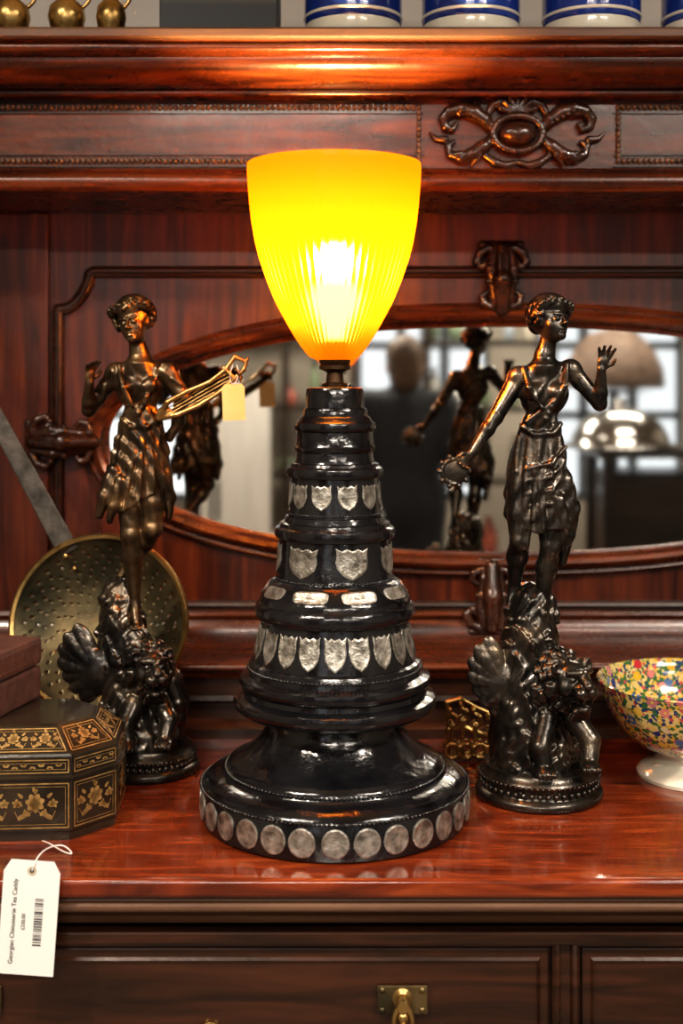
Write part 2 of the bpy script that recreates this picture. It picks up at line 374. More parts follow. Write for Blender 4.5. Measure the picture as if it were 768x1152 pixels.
for i,(x,y,tx,ty,tz,e,cc) in enumerate(((-1.3,-1.3,-.15,.05,1.25,92,(1,.86,.70)),(1.5,-1.2,.2,.1,1.2,84,(1,.89,.76)))):  # unseen spots added for directional highlights, fittings made up
    c=empty('added_spot_fill' if i==0 else 'added_spot_fill.001',(x,y,H-.1))
    lathe('spot_fill_shade',[(.0,.09),(.03,.09),(.05,0),(.048,0),(.028,.085),(0,.085)],(x,y,H-.12),fix,c,32)
    L=bpy.data.lights.new('spot_fill','SPOT'); L.energy=e; L.spot_size=math.radians(46); L.spot_blend=.9; L.shadow_soft_size=.05; L.color=cc
    lo=bpy.data.objects.new('spot_fill',L); col.objects.link(lo); lo.location=(x,y,H-.14)
    lo.rotation_euler=(Vector((tx,ty,tz))-lo.location).to_track_quat('-Z','Y').to_euler(); setpar(lo,c)
# ================================================================ SIDEBOARD
sb=empty('mirrored_sideboard',(.287,.2,0))
LX,RX=-.84,1.41
yf=-.224
def arcp(cy,cz,r,a0,a1,n=6): return [(cy+r*math.cos(math.radians(a0+(a1-a0)*i/n)),cz+r*math.sin(math.radians(a0+(a1-a0)*i/n))) for i in range(n+1)]
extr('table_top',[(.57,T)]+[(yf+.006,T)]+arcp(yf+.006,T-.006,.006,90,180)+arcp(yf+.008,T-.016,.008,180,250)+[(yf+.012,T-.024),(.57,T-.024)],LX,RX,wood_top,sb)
extr('table_edge_moulding',[(.5,T-.024),(yf+.016,T-.024),(yf+.014,T-.030)]+arcp(yf+.010,T-.036,.006,60,240)+[(yf+.014,T-.043)]+arcp(yf+.006,T-.075,.032,80,20)+[(yf+.040,T-.068),(yf+.040,T-.074),(.5,T-.074)],LX+.01,RX-.01,wood_edge,sb)
yd=-.19
z0=W(0,1062,yd).z
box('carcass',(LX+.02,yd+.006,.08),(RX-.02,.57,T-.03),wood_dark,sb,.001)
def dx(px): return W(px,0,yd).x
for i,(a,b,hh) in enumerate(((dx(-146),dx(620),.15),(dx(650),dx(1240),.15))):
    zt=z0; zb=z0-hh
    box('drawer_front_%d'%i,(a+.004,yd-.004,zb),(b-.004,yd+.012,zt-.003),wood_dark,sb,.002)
    pth=[(a,zb),(a,zt),(b,zt),(b,zb)]
    sweep('drawer_bead_%d'%i,pth[::1],[(0.000,.004),(0.0,-.008),(-.003,-.011),(-.007,-.010),(-.010,-.006),(-.012,.004)],yd,wood_dark,sb)
    sweep('drawer_inner_bead_%d'%i,[(a+.018,zb+.018),(a+.018,zt-.018),(b-.018,zt-.018),(b-.018,zb+.018)],[(0,-.004),(-.001,-.007),(-.004,-.004)],yd,wood_dark,sb)
box('frieze_rail',(LX+.02,yd-.012,z0+.004),(RX-.02,yd+.02,T-.072),wood_dark,sb,.002)
for i,(a,b) in enumerate(((LX+.02,dx(-160)),(dx(622),dx(648)),(dx(1245),RX-.02))):
    box('stile_%d'%i,(a,yd-.004,.08),(b,yd+.01,z0+.004),wood_dark,sb,.002)
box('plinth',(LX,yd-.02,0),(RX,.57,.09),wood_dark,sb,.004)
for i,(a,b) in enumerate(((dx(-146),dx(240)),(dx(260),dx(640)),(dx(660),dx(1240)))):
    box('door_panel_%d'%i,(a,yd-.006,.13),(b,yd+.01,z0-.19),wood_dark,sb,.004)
def handle(cx,cz,nm):
    y=yd-.006
    box(nm+'_plate',(cx-.030,y-.003,cz-.017),(cx+.030,y,cz+.017),brass_dark,sb,.006)
    for sx in (-1,1):
        inst(nm+'_boss_%d'%sx,[(cx+sx*.024,y-.003,cz+.012),(cx+sx*.024,y-.003,cz-.012)],[(.004,.003,.004)]*2,brass_dark,sb)
    lathe_y(nm+'_post',[(0,.0),(.011,.0),(.012,-.003),(.007,-.006),(.006,-.018),(.009,-.021),(.007,-.026),(0,-.027)],(cx,y,cz+.002))
    tube(nm+'_drop',[(cx-.006,y-.02,cz),(cx-.012,y-.022,cz-.012),(cx-.010,y-.022,cz-.03),(cx,y-.022,cz-.04),(cx+.010,y-.022,cz-.03),(cx+.012,y-.022,cz-.012),(cx+.006,y-.02,cz)],.003,brass,sb)
    inst(nm+'_bail',[(cx,y-.021,cz-.012),(cx,y-.021,cz-.022),(cx,y-.021,cz-.034)],[(.007,.005,.007),(.005,.005,.01),(.008,.005,.007)],brass,sb,2)
def lathe_y(nm,prof,c):
    seg=32;V=[];Fc=[]
    for r,h in prof:
        for i in range(seg):
            a=2*math.pi*i/seg; V.append((c[0]+r*math.cos(a),c[1]+h,c[2]+r*math.sin(a)))
    for j in range(len(prof)-1):
        for i in range(seg): k=(i+1)%seg; Fc.append((j*seg+i,j*seg+k,(j+1)*seg+k,(j+1)*seg+i))
    o=mkobj(nm,V,Fc,brass,sb,True,40); fixn(o)
hz=W(0,1121,yd).z
handle(dx(452),hz,'handle_a'); handle(dx(-24),hz,'handle_b'); handle(dx(800),hz,'handle_c')
lathe_y('escutcheon',[(0,0),(.014,0),(.015,-.003),(.010,-.005),(0,-.005)],(dx(237),yd-.005,W(0,1160,yd).z))
zl=T+.126
extr('ledge',[(.60,zl),(.338,zl)]+arcp(.338,zl-.006,.006,90,200)+[(.338,zl-.014),(.346,zl-.018),(.350,zl-.026),(.356,zl-.03),(.60,zl-.03)],LX+.03,RX-.03,wood_h,sb)
extr('riser',[(.60,zl-.03),(.362,zl-.03),(.362,zl-.052),(.352,zl-.056),(.350,zl-.064),(.356,zl-.068),(.366,zl-.07),(.366,T+.028),(.356,T+.024),(.348,T+.016),(.346,T),(.60,T)],LX+.03,RX-.03,wood_dark,sb)
yb=.57
zt=ZC+.298
box('back_panel',(LX+.03,yb,zl-.03),(RX-.03,yb+.03,zt+.05),wood_v,sb,0)
s=(yb-CY)/F
def bx(px): return (px-CX)*s
def bz(py): return ZC-(py-HZ)*s
for i,(a,b) in enumerate(((LX+.03,bx(56)),(bx(1068),RX-.03))): box('back_stile_%d'%i,(a,yb-.014,zl),(b,yb,zt),wood_v,sb,.003)
extr('bottom_rail',[(yb+.02,zl+.03),(yb-.012,zl+.03),(yb-.016,zl+.024),(yb-.022,zl+.012),(yb-.024,zl),(yb+.02,zl)],LX+.03,RX-.03,wood_h,sb)
extr('bottom_bead',[(yb,bz(686)),(yb-.016,bz(686)),(yb-.020,bz(690)),(yb-.016,bz(694)),(yb,bz(694))],LX+.03,RX-.03,wood_h,sb)
cxm,czm=bx(562),bz(494); A,B=464*s,152*s
def sup(a,b,n=2.25,N=160):
    o=[]
    for i in range(N):
        t=-2*math.pi*i/N; c,q=math.cos(t),math.sin(t)
        o.append((cxm+a*math.copysign(abs(c)**(2/n),c),czm+b*math.copysign(abs(q)**(2/n),q)))
    return o
out=sup(A,B); inn=sup(A-.026,B-.026)
V=[(x,yb-.005,z) for x,z in out]+[(x,yb-.0085,z) for x,z in inn]; n=len(out)
mir=mk('mirror_silvering',(.78,.77,.72),.03,1.)
mkobj('mirror_glass',V,[(i,(i+1)%n,n+(i+1)%n,n+i) for i in range(n)]+[tuple(range(n,2*n))],mir,sb,False); fixn(bpy.data.objects['mirror_glass'])
fp=[(-.002,0),(-.002,-.012),(.003,-.017),(.008,-.015),(.010,-.018),(.015,-.028),(.022,-.032),(.029,-.028),(.032,-.018),(.036,-.014),(.042,-.012),(.044,0)]
sweep('mirror_frame',out,fp,yb,wood_h,sb)
def corner(sx,sy):
    pts=[(64,350),(66,346),(76,345),(84,340),(92,330),(98,318),(100,308),(106,304)]
    return [(x if sx<0 else 1124-x, y if sy<0 else 988-y) for x,y in pts]
pathpx=corner(-1,-1)+corner(1,-1)[::-1]+corner(1,1)+corner(-1,1)[::-1]
sweep('panel_moulding',[(bx(x),bz(y)) for x,y in pathpx],[(-.007,0),(-.007,-.010),(-.003,-.014),(.001,-.010),(.003,-.010),(.007,-.018),(.012,-.016),(.014,0)],yb,wood_dark,sb)
def cart(name,cx,cy,rot):
    S=SDF(-42,42,-48,48,-30,8,.8)
    S.chain([(0,-34,-10),(0,0,-16),(0,34,-10)],[8,11,8],3)
    for sx in (-1,1):
        S.chain([(sx*9,-34,-8),(sx*13,-12,-12),(sx*9,20,-10),(sx*6,36,-8)],[5,6,5,3.5],1)
        S.chain([(sx*14,-36,-8),(sx*24,-30,-8),(sx*28,-20,-8),(sx*22,-14,-9),(sx*17,-19,-10)],[4.5,5,4.5,3.5,3],1)
        S.chain([(sx*12,30,-8),(sx*20,26,-8),(sx*22,18,-8),(sx*17,14,-8)],[4,4,3.5,3],1)
        S.chain([(sx*4,-28,-20),(sx*4,0,-24),(sx*3,22,-19)],[1.6,2,1.4],.6)
    S.cap((-22,-40,-6),(22,-40,-6),4,4,1); S.cap((-16,2,-14),(16,2,-14),3.5,3.5,1)
    S.cap((-12,40,-6),(12,40,-6),3.5,3.5,1)
    V,Q=S.mesh(); V=V*s; c,q=math.cos(rot),math.sin(rot)
    X=np.stack([bx(cx)+V[:,0]*c-V[:,2]*q,yb-.012+V[:,1],bz(cy)+V[:,0]*q+V[:,2]*c],1)
    mkobj(name,X,Q,carved,sb)
cart('carved_crest_top',562,316,0); cart('carved_crest_side',75,496,math.pi/2); cart('carved_crest_foot',551,668,math.pi); cart('carved_crest_far_side',1049,496,-math.pi/2)
yz=.30; s2=(yz-CY)/F
zf0,zf1=ZC+.334,ZC+.448
box('frieze',(LX,yz,zf0-.01),(RX,.62,zf1+.02),wood_h,sb,0)
extr('frieze_bottom_moulding',[(.60,zf0),(yz-.006,zf0),(yz-.010,zf0-.004),(yz-.004,zf0-.008)]+arcp(yz+.004,zf0-.020,.014,120,230)+[(yz+.0,zf0-.036),(.60,zf0-.036)],LX,RX,wood_h,sb)
zc1=ZC+.525
corn=[(.62,zc1),(.172,zc1),(.168,zc1-.004),(.168,zc1-.014),(.172,zc1-.017)]
extr('shelf_board',corn+[(.62,zc1-.017)],LX-.06,RX+.06,wood_edge,sb)
cv=[(.62,zc1-.017),(.182,zc1-.017)]+arcp(.190,zc1-.026,.008,120,250)+[(.196,zc1-.036),(.202,zc1-.038)]+[(.262-.06*math.cos(math.radians(a)),zc1-.040-.030*math.sin(math.radians(a))) for a in range(0,91,10)][0:8]+[(.252,zc1-.069),(.262,zc1-.071)]+arcp(.272,zc1-.076,.006,120,260)+[(.285,zf1+.002),(.296,zf1-.004),(.62,zf1-.004)]
extr('cornice',cv,LX-.03,RX+.03,wood_h,sb,25)
for i,(a,b) in enumerate(((LX,LX+.06),(RX-.06,RX))): box('hood_side_%d'%i,(a,yz+.02,zl),(b,.60,zf0),wood_v,sb,.003)
def fx(px): return (px-CX)*s2
def fz(py): return ZC-(py-HZ)*s2
br=(.0042,.005,.0052)
def beadpanel(a,b,tag):
    for k,py in enumerate((121,181)): beads('bead_row_%s_%d'%(tag,k),(fx(a),yz-.003,fz(py)),(fx(b),yz-.003,fz(py)),.0086,br,beadm,sb)
    for k,py in enumerate((114.5,127.5,174.5,187.5)): box('bead_fillet_%s_%d'%(tag,k),(fx(a)-.008,yz-.004,fz(py)-.001),(fx(b)+.008,yz+.001,fz(py)+.001),wood_dark,sb,0)
    for k,px in enumerate((a,b)): beads('bead_col_%s_%d'%(tag,k),(fx(px),yz-.003,fz(127)),(fx(px),yz-.003,fz(176)),.0086,br,beadm,sb)
beadpanel(-185,471,'a'); beadpanel(695,1300,'b')
# carved scroll cartouche with an oval boss and shell crest
S=SDF(472,692,96,204,-30,6,.7)
for sx in (-1,1):
    m=lambda x,y,d=-4:(581+sx*(x-581),y,d)
    def ch_(pts,rs,k=1): S.chain([m(*p) for p in pts],rs,k)
    ch_([(552,146,-5),(544,136,-7),(532,128,-8),(518,124,-8),(505,127,-7),(498,135,-6),(500,144,-6),(508,147,-6),(512,141,-6)],[6,8,8.5,8,7,5.8,4.8,3.8,3])
    ch_([(552,158,-5),(543,166,-7),(531,174,-8),(517,179,-7),(506,175,-6),(503,166,-6),(509,161,-6)],[6,8,7.5,6.4,5,4,3])
    for j in range(5):
        t=j/4; ch_([(538-22*t,126+4*t,-10),(532-26*t,114+14*t,-6)],[4.2,2],1)
        ch_([(538-22*t,176-1*t,-10),(530-26*t,187-10*t,-6)],[4.2,2],1)
    ch_([(500,158,-4),(490,157,-3),(483,150,-3)],[5,3.4,1.6])
    ch_([(545,176,-5),(556,184,-5),(568,187,-5),(578,184,-5)],[4,5,4.5,3.5])
    ch_([(548,130,-5),(554,119,-5),(562,116,-6)],[4,5,4.6])
    for j in range(5): S.ell(m(520+j*6,128+j*3.4,-17),(2.6,2.4,2.6),.6)
for a in range(24):
    t=a*math.pi/12; t2=t+math.pi/12
    S.cap((581+28*math.cos(t),152+20*math.sin(t),-10),(581+28*math.cos(t2),152+20*math.sin(t2),-10),4,4,.8)
S.ell((581,152,-4),(22,16,14.5),1)
for j in range(7): a=math.radians(-90+(j-3)*24); S.cap((581,130,-8),(581+20*math.cos(a),130+21*math.sin(a),-7),2.6,4.2,.8)
S.build('carved_frieze_cartouche',yz,carved,sb)
# ================================================================ TABLE LAMP
LXc=W(376.5,0,0).x; u=1.69/F
lamp=empty('table_lamp',(LXc,0,T))
prof=[(915,0),(915,146),(913,149),(900,150),(878,149),(873,147),(869,142),(866,136),(864,130),(863,125),(861,122.5),(857,121.5),(853,119),(850,113),(846,105),(840,96),(833,89),(826,83),(818,78),(810,75),(804,75),(801,78),(799,88),(798,100),(794,109),(790,112.5),(785,114),(780,112.5),(777,107),(776,103),(771,102),(768,105.5),(763,107.5),(758,106),(756,101),(754,98),(750,97.5),(746,96.5),(742,95),(740,91),(695,82),(694,86),(690,89),(684,90),(678,88.5),(675,85),(671,84.5),(668,83),(652,72),(650,66.5),(646,65),(605,62.5),(604,66),(599,68),(593,66.5),(591,62.5),(587,61.5),(586,57),(580,55),(579,52.5),(574,51.5),(537,49),(536,53),(531,55),(526,53.5),(524,50),(521,49),(520,45),(516,43.5),(509,43),(507,45),(503,45.5),(500,43.5),(486,42.5),(484,45),(480,46),(476,45),(474,41.5),(470,40),(468,37),(462,36.5),(460,35.5),(459,33),(440,32.5),(437.5,31.5),(436.5,28),(436.5,0)]
lathe('tiered_plinth',[(r*u,(915-y)*u) for y,r in prof],(LXc,0,T+.0005),black,lamp,144,40)
def rad(y):
    ys=[p[0] for p in prof][::-1]; rs=[p[1] for p in prof][::-1]
    return float(np.interp(y,ys,rs))
def plaque(shape,ya,yb_,w,n,name,off=1.2,ph=0.,skip=0.):
    V=[];Fc=[]
    cy=(ya+yb_)/2; hh=abs(yb_-ya)/2
    if shape=='oval': out=[(math.cos(t)*w,math.sin(t)*hh) for t in np.linspace(0,2*math.pi,20,endpoint=False)]
    elif shape=='plate':
        out=[(math.copysign(abs(math.cos(t))**.45,math.cos(t))*w,math.copysign(abs(math.sin(t))**.6,math.sin(t))*hh) for t in np.linspace(0,2*math.pi,24,endpoint=False)]
    else:
        half=[(0,.82),(.35,.95),(.62,.80),(.96,1.0),(.90,.55),(.97,.1),(.86,-.35),(.55,-.72),(0,-1.0)]
        out=half+[(-x,y) for x,y in half[-2:0:-1]]; out=[(x*w,y*hh) for x,y in out]
    for i in range(n):
        a0=2*math.pi*(i+ph)/n+rng.uniform(-.01,.01); tl=rng.uniform(-.05,.05)
        b=len(V); m=len(out)
        for sc,of in ((1,-.3),(1.,off),(.88,off+.5),(.78,off+.1),(.4,off+.1)):
            for x,y in out:
                x,y=x*sc,y*sc; x,y=x*math.cos(tl)-y*math.sin(tl),x*math.sin(tl)+y*math.cos(tl)
                yy=cy-y; r=rad(yy)+of; a=a0+x/rad(yy)
                V.append((LXc+r*u*math.sin(a),-r*u*math.cos(a),T+(915-yy)*u))
        r=rad(cy)+off+.1; V.append((LXc+r*u*math.sin(a0),-r*u*math.cos(a0),T+(915-cy)*u))
        for q in range(4):
            for j in range(m): k=(j+1)%m; Fc.append((b+q*m+j,b+q*m+k,b+(q+1)*m+k,b+(q+1)*m+j))
        for j in range(m): Fc.append((b+4*m+j,b+4*m+(j+1)%m,b+5*m))
    o=mkobj(name,V,Fc,silver,lamp,True,30)
plaque('oval',909,879,14.2,29,'oval_plaques')
plaque('shield',736,700,12.2,20,'lower_shield_plaques')
plaque('plate',666,654,20,9,'name_plates',1.2,.5)
plaque('shield',643,609,19,7,'large_shield_plaques',1.2,.35)
plaque('shield',570,542,11.8,11,'small_shield_plaques',1.2,.5)
def ring(name,r,y,n,rr):
    inst(name,[(LXc+r*u*math.sin(2*math.pi*i/n),-r*u*math.cos(2*math.pi*i/n),T+(915-y)*u) for i in range(n)],[(rr*u,)*3]*n,black,lamp,1)
ring('rope_ring_base',122,858,150,2.4); ring('rope_ring_mid',97,747,130,2.1); ring('rope_ring_upper',65.5,648,100,1.8); ring('rope_ring_top',52.5,576,90,1.6)
ring('rope_ring_band',149.5,875,190,2.0)
zt_=lambda y:(915-y)*u
coll=noisy('antique_brass_fitting',[(.05,.03,.018),(.14,.08,.04)],(1,1,1),30,4,.35,.9)
lathe('lamp_holder',[(0,zt_(436)),(14*u,zt_(436)),(15*u,zt_(433)),(10*u,zt_(431)),(9*u,zt_(420)),(13*u,zt_(418)),(17.5*u,zt_(416)),(17.5*u,zt_(412)),(16*u,zt_(411)),(17.5*u,zt_(409)),(17.5*u,zt_(404)),(14*u,zt_(402)),(12*u,zt_(380)),(0,zt_(380))],(LXc,0,T+.001),coll,lamp,64)
sm=bpy.data.materials.new('amber_ribbed_glass'); sm.use_nodes=True; nt=sm.node_tree; N=nt.nodes; Lk=nt.links; N.clear()
ou=N.new('ShaderNodeOutputMaterial'); tr=N.new('ShaderNodeBsdfTranslucent'); tr.inputs[0].default_value=(.115,.024,.0004,1)
rf=N.new('ShaderNodeBsdfRefraction'); rf.inputs['Color'].default_value=(1,.42,.05,1); rf.inputs['Roughness'].default_value=.58; rf.inputs['IOR'].default_value=1.22
df=N.new('ShaderNodeBsdfPrincipled'); df.inputs['Base Color'].default_value=(.45,.13,.003,1); df.inputs['Roughness'].default_value=.25
em=N.new('ShaderNodeEmission'); em.inputs[0].default_value=(1.,.27,.002,1); em.inputs[1].default_value=.30
m1=N.new('ShaderNodeMixShader'); m1.inputs[0].default_value=.36; m2=N.new('ShaderNodeMixShader'); m2.inputs[0].default_value=.15; ad=N.new('ShaderNodeAddShader')
Lk.new(tr.outputs[0],m1.inputs[1]); Lk.new(rf.outputs[0],m1.inputs[2]); Lk.new(m1.outputs[0],m2.inputs[1]); Lk.new(df.outputs[0],m2.inputs[2])
Lk.new(m2.outputs[0],ad.inputs[0]); Lk.new(em.outputs[0],ad.inputs[1]); Lk.new(ad.outputs[0],ou.inputs[0])
sp=[(405,19),(404,24),(399,29),(390,36),(378,44),(365,51.5),(350,59.5),(335,67),(315,75),(290,83.5),(270,88.5),(250,92.5),(230,95.2),(210,97),(195,97.8),(188,98),(185.5,97.6)]
zz=[zt_(y) for y,r in sp]; rr=[r*u for y,r in sp]
zs=np.linspace(zz[0],zz[-1],60); pr=[(float(np.interp(z,zz,rr)),float(z)) for z in zs]
def rib(a,z):
    f=min(1,max(0,(zt_(225)-z)/(zt_(225)-zt_(275)))); return .0016*f*abs(math.cos(30*a))
lathe('glass_shade',pr,(LXc-.001,0,T),sm,lamp,720,None,rib)
bulbm=bpy.data.materials.new('bulb_glow'); bulbm.use_nodes=True; b=bulbm.node_tree.nodes['Principled BSDF']; b.inputs['Emission Color'].default_value=(1,.88,.62,1); b.inputs['Emission Strength'].default_value=36
lathe('bulb',[(0,zt_(378)),(10*u,zt_(377)),(13*u,zt_(365)),(22*u,zt_(345)),(25*u,zt_(332)),(22*u,zt_(318)),(12*u,zt_(309)),(0,zt_(307))],(LXc,0,T),bulbm,lamp,48)
L=bpy.data.lights.new('bulb_light','POINT'); L.energy=32; L.color=(1,.66,.29); L.shadow_soft_size=.02
lo=bpy.data.objects.new('bulb_light',L); col.objects.link(lo); lo.location=(LXc,0,T+zt_(292)); setpar(lo,lamp)
# ================================================================ FIGURINES
def plinth(cx,y,r,h,mat,par,px0):
    s_=(y-CY)/F; x=(cx-CX)*s_
    pf=[(0,0),(r-2,0),(r,2),(r,6),(r-1,9),(r-5,11),(r-7,13),(r-7,h-15),(r-5,h-13),(r-4,h-9),(r-6,h-6),(r-9,h-4),(r-10,h),(0,h)]
    lathe('round_plinth',[(a*s_,b*s_) for a,b in pf],(x,y,T+.0005),mat,par,96,45)
    nn=46
    inst('egg_band',[(x+(r-6)*s_*math.sin(6.2832*i/nn),y-(r-6)*s_*math.cos(6.2832*i/nn),T+(12+(h-26)/2)*s_) for i in range(nn)],[(3.2*s_,3.2*s_,3.4*s_)]*nn,mat,par,2)
    inst('bead_band',[(x+(r-4)*s_*math.sin(6.2832*i/70),y-(r-4)*s_*math.cos(6.2832*i/70),T+(h-10)*s_) for i in range(70)],[(2*s_,)*3]*70,mat,par,1)
ya=.19
f1=empty('lady_figurine',W(168,865,ya))
plinth(166,ya,58,31,spelter,f1,0)
S=SDF(72,295,318,716,-56,46,1.0)
J=dict(head=(152,364,-6),neck=(157,399,0),shL=(131,419,0),shR=(186,417,0),chest=(158,434,0),waist=(159,472,-2),pelvis=(158,508,0),
 elL=(100,461,0),wrL=(105,430,-22),elR=(216,457,-12),wrR=(255,430,-18),
 hipL=(149,520,0),knL=(148,600,-10),anL=(152,678,-2),toeL=(157,702,-18),hipR=(170,520,0),knR=(173,594,-10),anR=(140,640,24),toeR=(128,655,20),stand='L')
torso(S,J)
head(S,J['head'],(-.28,-1,-.02),(-.18,0,1),1.14,3)
hand(S,J['wrL'],(.12,-1,-.15),(.7,0,-.7),1.3,.45,1,.16)
hand(S,J['wrR'],(.75,-.6,-.1),(.2,.5,-1),1.3,.9,-1)
S.skirt([(466,159,-1,21,15),(500,158,0,30,19),(530,157,0,34,22),(560,153,0,36,24),(590,151,0,37,25)],7,.12,.6,lambda th:565-9*np.cos(th)+4*np.sin(3*th+1),3)
S.chain([(130,530,-14),(122,556,-18),(114,578,-14)],[9,8,4.5],5); S.chain([(138,540,-20),(132,566,-22),(127,584,-18)],[7,6,3.5],3)
S.chain([(184,535,-4),(191,560,0),(189,582,2)],[8,7,4],4)
for j in range(6):
    x0=134+j*8; S.chain([(x0+8,480,-13+abs(j-2.5)*2),(x0+3,515,-20+abs(j-2.5)*3),(x0-5+j*.4,556,-24+abs(j-2.5)*3.4)],[2,3.4,3.2],2)
for j in range(4): S.chain([(184-j*4,410+j*5,-9),(168-j*3,446+j*6,-17),(142+j,464+j*4,-12)],[2,2.8,1.8],2)
S.chain([(136,412,-8),(142,436,-22),(152,456,-20)],[3,3.4,2],2)
S.chain([(139,470,-8),(150,479,-15),(168,479,-15),(180,470,-8)],[3,3,3,3],2.5)
S.ell((190,420,-3),(12,12,14),3)
for j in range(4): S.chain([(186+j*3,410+j,-8),(196+j*3,426+j*2,-13),(200+j*3,442+j*3,-10)],[2.4,2.8,1.8],1.5)
S.chain([(188,424,0),(204,448,2),(200,474,2),(190,494,4)],[9,9,7,4],4)
S.disp((110,-40,-590),(200,40,-410),lambda X,Y,Z:.7*np.sin(.35*X+.22*Z+.3*Y+1.5*np.sin(.05*Z)))
S.build('figure_body',ya,bronze,f1)
S=SDF(54,220,640,842,-74,50,1.05)
S.chain([(132,670,10),(136,700,8),(140,750,6),(148,800,2),(156,832,0)],[19,25,32,37,42],5)
S.chain([(154,716,-8),(152,745,-8)],[15,22],4)
rock(S,[(132,672,8,18),(136,706,4,25),(142,760,0,32),(154,822,0,40)],60,7,4,10,1.5)
S.disp((56,-60,-835),(214,48,-642),folds)
wing(S,(112,752),[(88,700),(76,710),(69,724),(68,740),(73,757),(83,773),(97,787)],-12)
S.chain([(192,765,2),(199,790,2),(196,825,0)],[14,13,12],4)
S.disp((110,-70,-842),(218,48,-780),crinkle)
leg_paw(S,[(182,782,-22),(195,800,-34),(191,822,-46)],[12,10,8])
leg_paw(S,[(156,784,-26),(148,804,-44),(152,824,-50)],[12,10,8])
lionhead(S,(173,745,-28),(.42,-.9,-.02),(0,0,1),.93)
S.build('winged_lion_rock',ya,spelter,f1)
S=SDF(170,292,396,482,-42,6,.8)
S.chain([(182,468,-20),(192,452,-26),(214,440,-28),(238,430,-28),(256,416,-26),(266,402,-25),(276,406,-25)],[3.4,3.2,2.6,2.4,2.4,2.6,2],1)
S.chain([(182,470,-20),(202,466,-24),(226,456,-27),(248,442,-27),(264,428,-26),(276,416,-25),(280,404,-25)],[3.4,3.2,2.6,2.4,2.4,2.6,2],1)
S.cap((254,414,-26),(268,428,-26),2.4,2.4,1); S.ell((188,463,-21),(9,4,6),2)
for j in range(5): S.cap((190+j*1.2,456+j*3,-25),(256+j*3,417+j*2.6,-26),.8,.8,.3)
S.build('lyre',ya,gilt,f1)
tg=W(262,432,ya-.04); k=(ya-CY)/F
def card(name,c,w,h,mat,par,tilt,yaw=0,hole=True):
    R=Matrix.Rotation(yaw,4,'Z')@Matrix.Rotation(tilt,4,'Y'); q=[(-w/2+.12*w,0),(w/2-.12*w,0),(w/2,-.1*h),(w/2,-h),(-w/2,-h),(-w/2,-.1*h)]
    V=[]
    for dy in (-.0004,.0004):
        for x,z in q: V.append(Vector(c)+R@Vector((x,dy,z)))
    o=mkobj(name,V,[tuple(range(6)),tuple(range(11,5,-1))]+[(i,i+6,(i+1)%6+6,(i+1)%6) for i in range(6)],mat,par,False); fixn(o)
    return R
card('paper_tag',tg,25*k,40*k,cream,f1,math.radians(-2))
tube('tag_string',[W(266,410,ya-.035),W(270,420,ya-.04),W(262,436,ya-.042),W(257,422,ya-.04),W(262,410,ya-.035)],.0006,white_card,f1)
yr=.08
f2=empty('lady_figurine.001',W(606,893,yr))
plinth(606,yr,71,36,spelter,f2,0)
S=SDF(492,704,304,736,-54,50,1.0)
J=dict(head=(619,363,-6),neck=(612,402,0),shL=(583,424,0),shR=(642,416,2),chest=(611,440,0),waist=(607,482,0),pelvis=(604,520,0),
 elL=(556,470,-6),wrL=(529,509,-14),elR=(673,454,-6),wrR=(673,416,-16),
 hipL=(588,536,0),knL=(583,608,-10),anL=(580,664,16),toeL=(574,684,8),hipR=(620,536,0),knR=(617,614,-8),anR=(608,690,0),toeR=(612,714,-18),stand='R')
torso(S,J,1.05)
head(S,J['head'],(.6,-.8,.18),(.1,0,1),1.18,9)
hand(S,J['wrL'],(-.7,.7,-.15),(.3,.3,-1),1.3,.9,1)
hand(S,J['wrR'],(.22,-1,-.1),(-.1,0,-1),1.38,.35,1,.2)
S.skirt([(476,607,0,22,16),(508,605,0,30,20),(540,604,0,34,23),(570,605,2,35,25),(612,608,2,36,26)],7,.12,2.1,lambda th:594+6*np.cos(th)+5*np.sin(3*th+1),3)
for j in range(6):
    x0=580+j*9; S.chain([(x0+3,492,-14+abs(j-2.5)*1.8),(x0-1+j*.6,530,-21+abs(j-2.5)*2.8),(x0-4+j*1.2,582,-24+abs(j-2.5)*3)],[2,3.4,3.4],2)
for j in range(4): S.chain([(634,502+j*14,-12),(616,520+j*15,-22),(588,526+j*14,-20)],[1.6,2.6,1.6],2.5)
S.chain([(632,540,-8),(641,572,-6),(638,602,-2),(633,634,4)],[11,10,8,4.5],4)
S.chain([(624,560,-18),(631,590,-16),(627,616,-8)],[8,7,4],3)
for j in range(4): S.chain([(634-j*4,414+j*5,-10),(620-j*3,452+j*6,-18),(590+j*2,474+j*4,-13)],[2,2.8,1.8],2)
S.chain([(587,480,-9),(598,488,-16),(618,487,-16),(629,477,-9)],[3,3,3,3],2.5)
S.chain([(588,414,-8),(592,436,-21),(606,458,-20)],[3,3.4,2],2); S.chain([(636,410,-8),(632,434,-20),(618,458,-20)],[3,3.4,2],2)
S.disp((556,-45,-620),(656,45,-420),lambda X,Y,Z:.7*np.sin(.33*X-.2*Z+.3*Y+1.5*np.sin(.05*Z)))
S.build('figure_body',yr,spelter,f2)
S=SDF(504,696,650,868,-84,56,1.1)
S.chain([(600,682,10),(596,720,6),(590,770,6),(596,830,4),(600,858,0)],[26,31,38,44,48],5)
S.cap((609,724,-6),(612,756,-4),16,24,4)
rock(S,[(600,684,8,25),(596,720,4,30),(592,780,0,38),(600,850,0,46)],66,11,4,11,1.5)
S.disp((506,-70,-862),(694,54,-652),folds)
wing(S,(566,768),[(546,714),(534,723),(526,738),(525,755),(530,773),(540,789),(554,802)],-12)
S.chain([(640,775,4),(650,810,4),(648,850,0)],[16,14,13],4)
S.disp((560,-80,-868),(690,54,-800),crinkle)
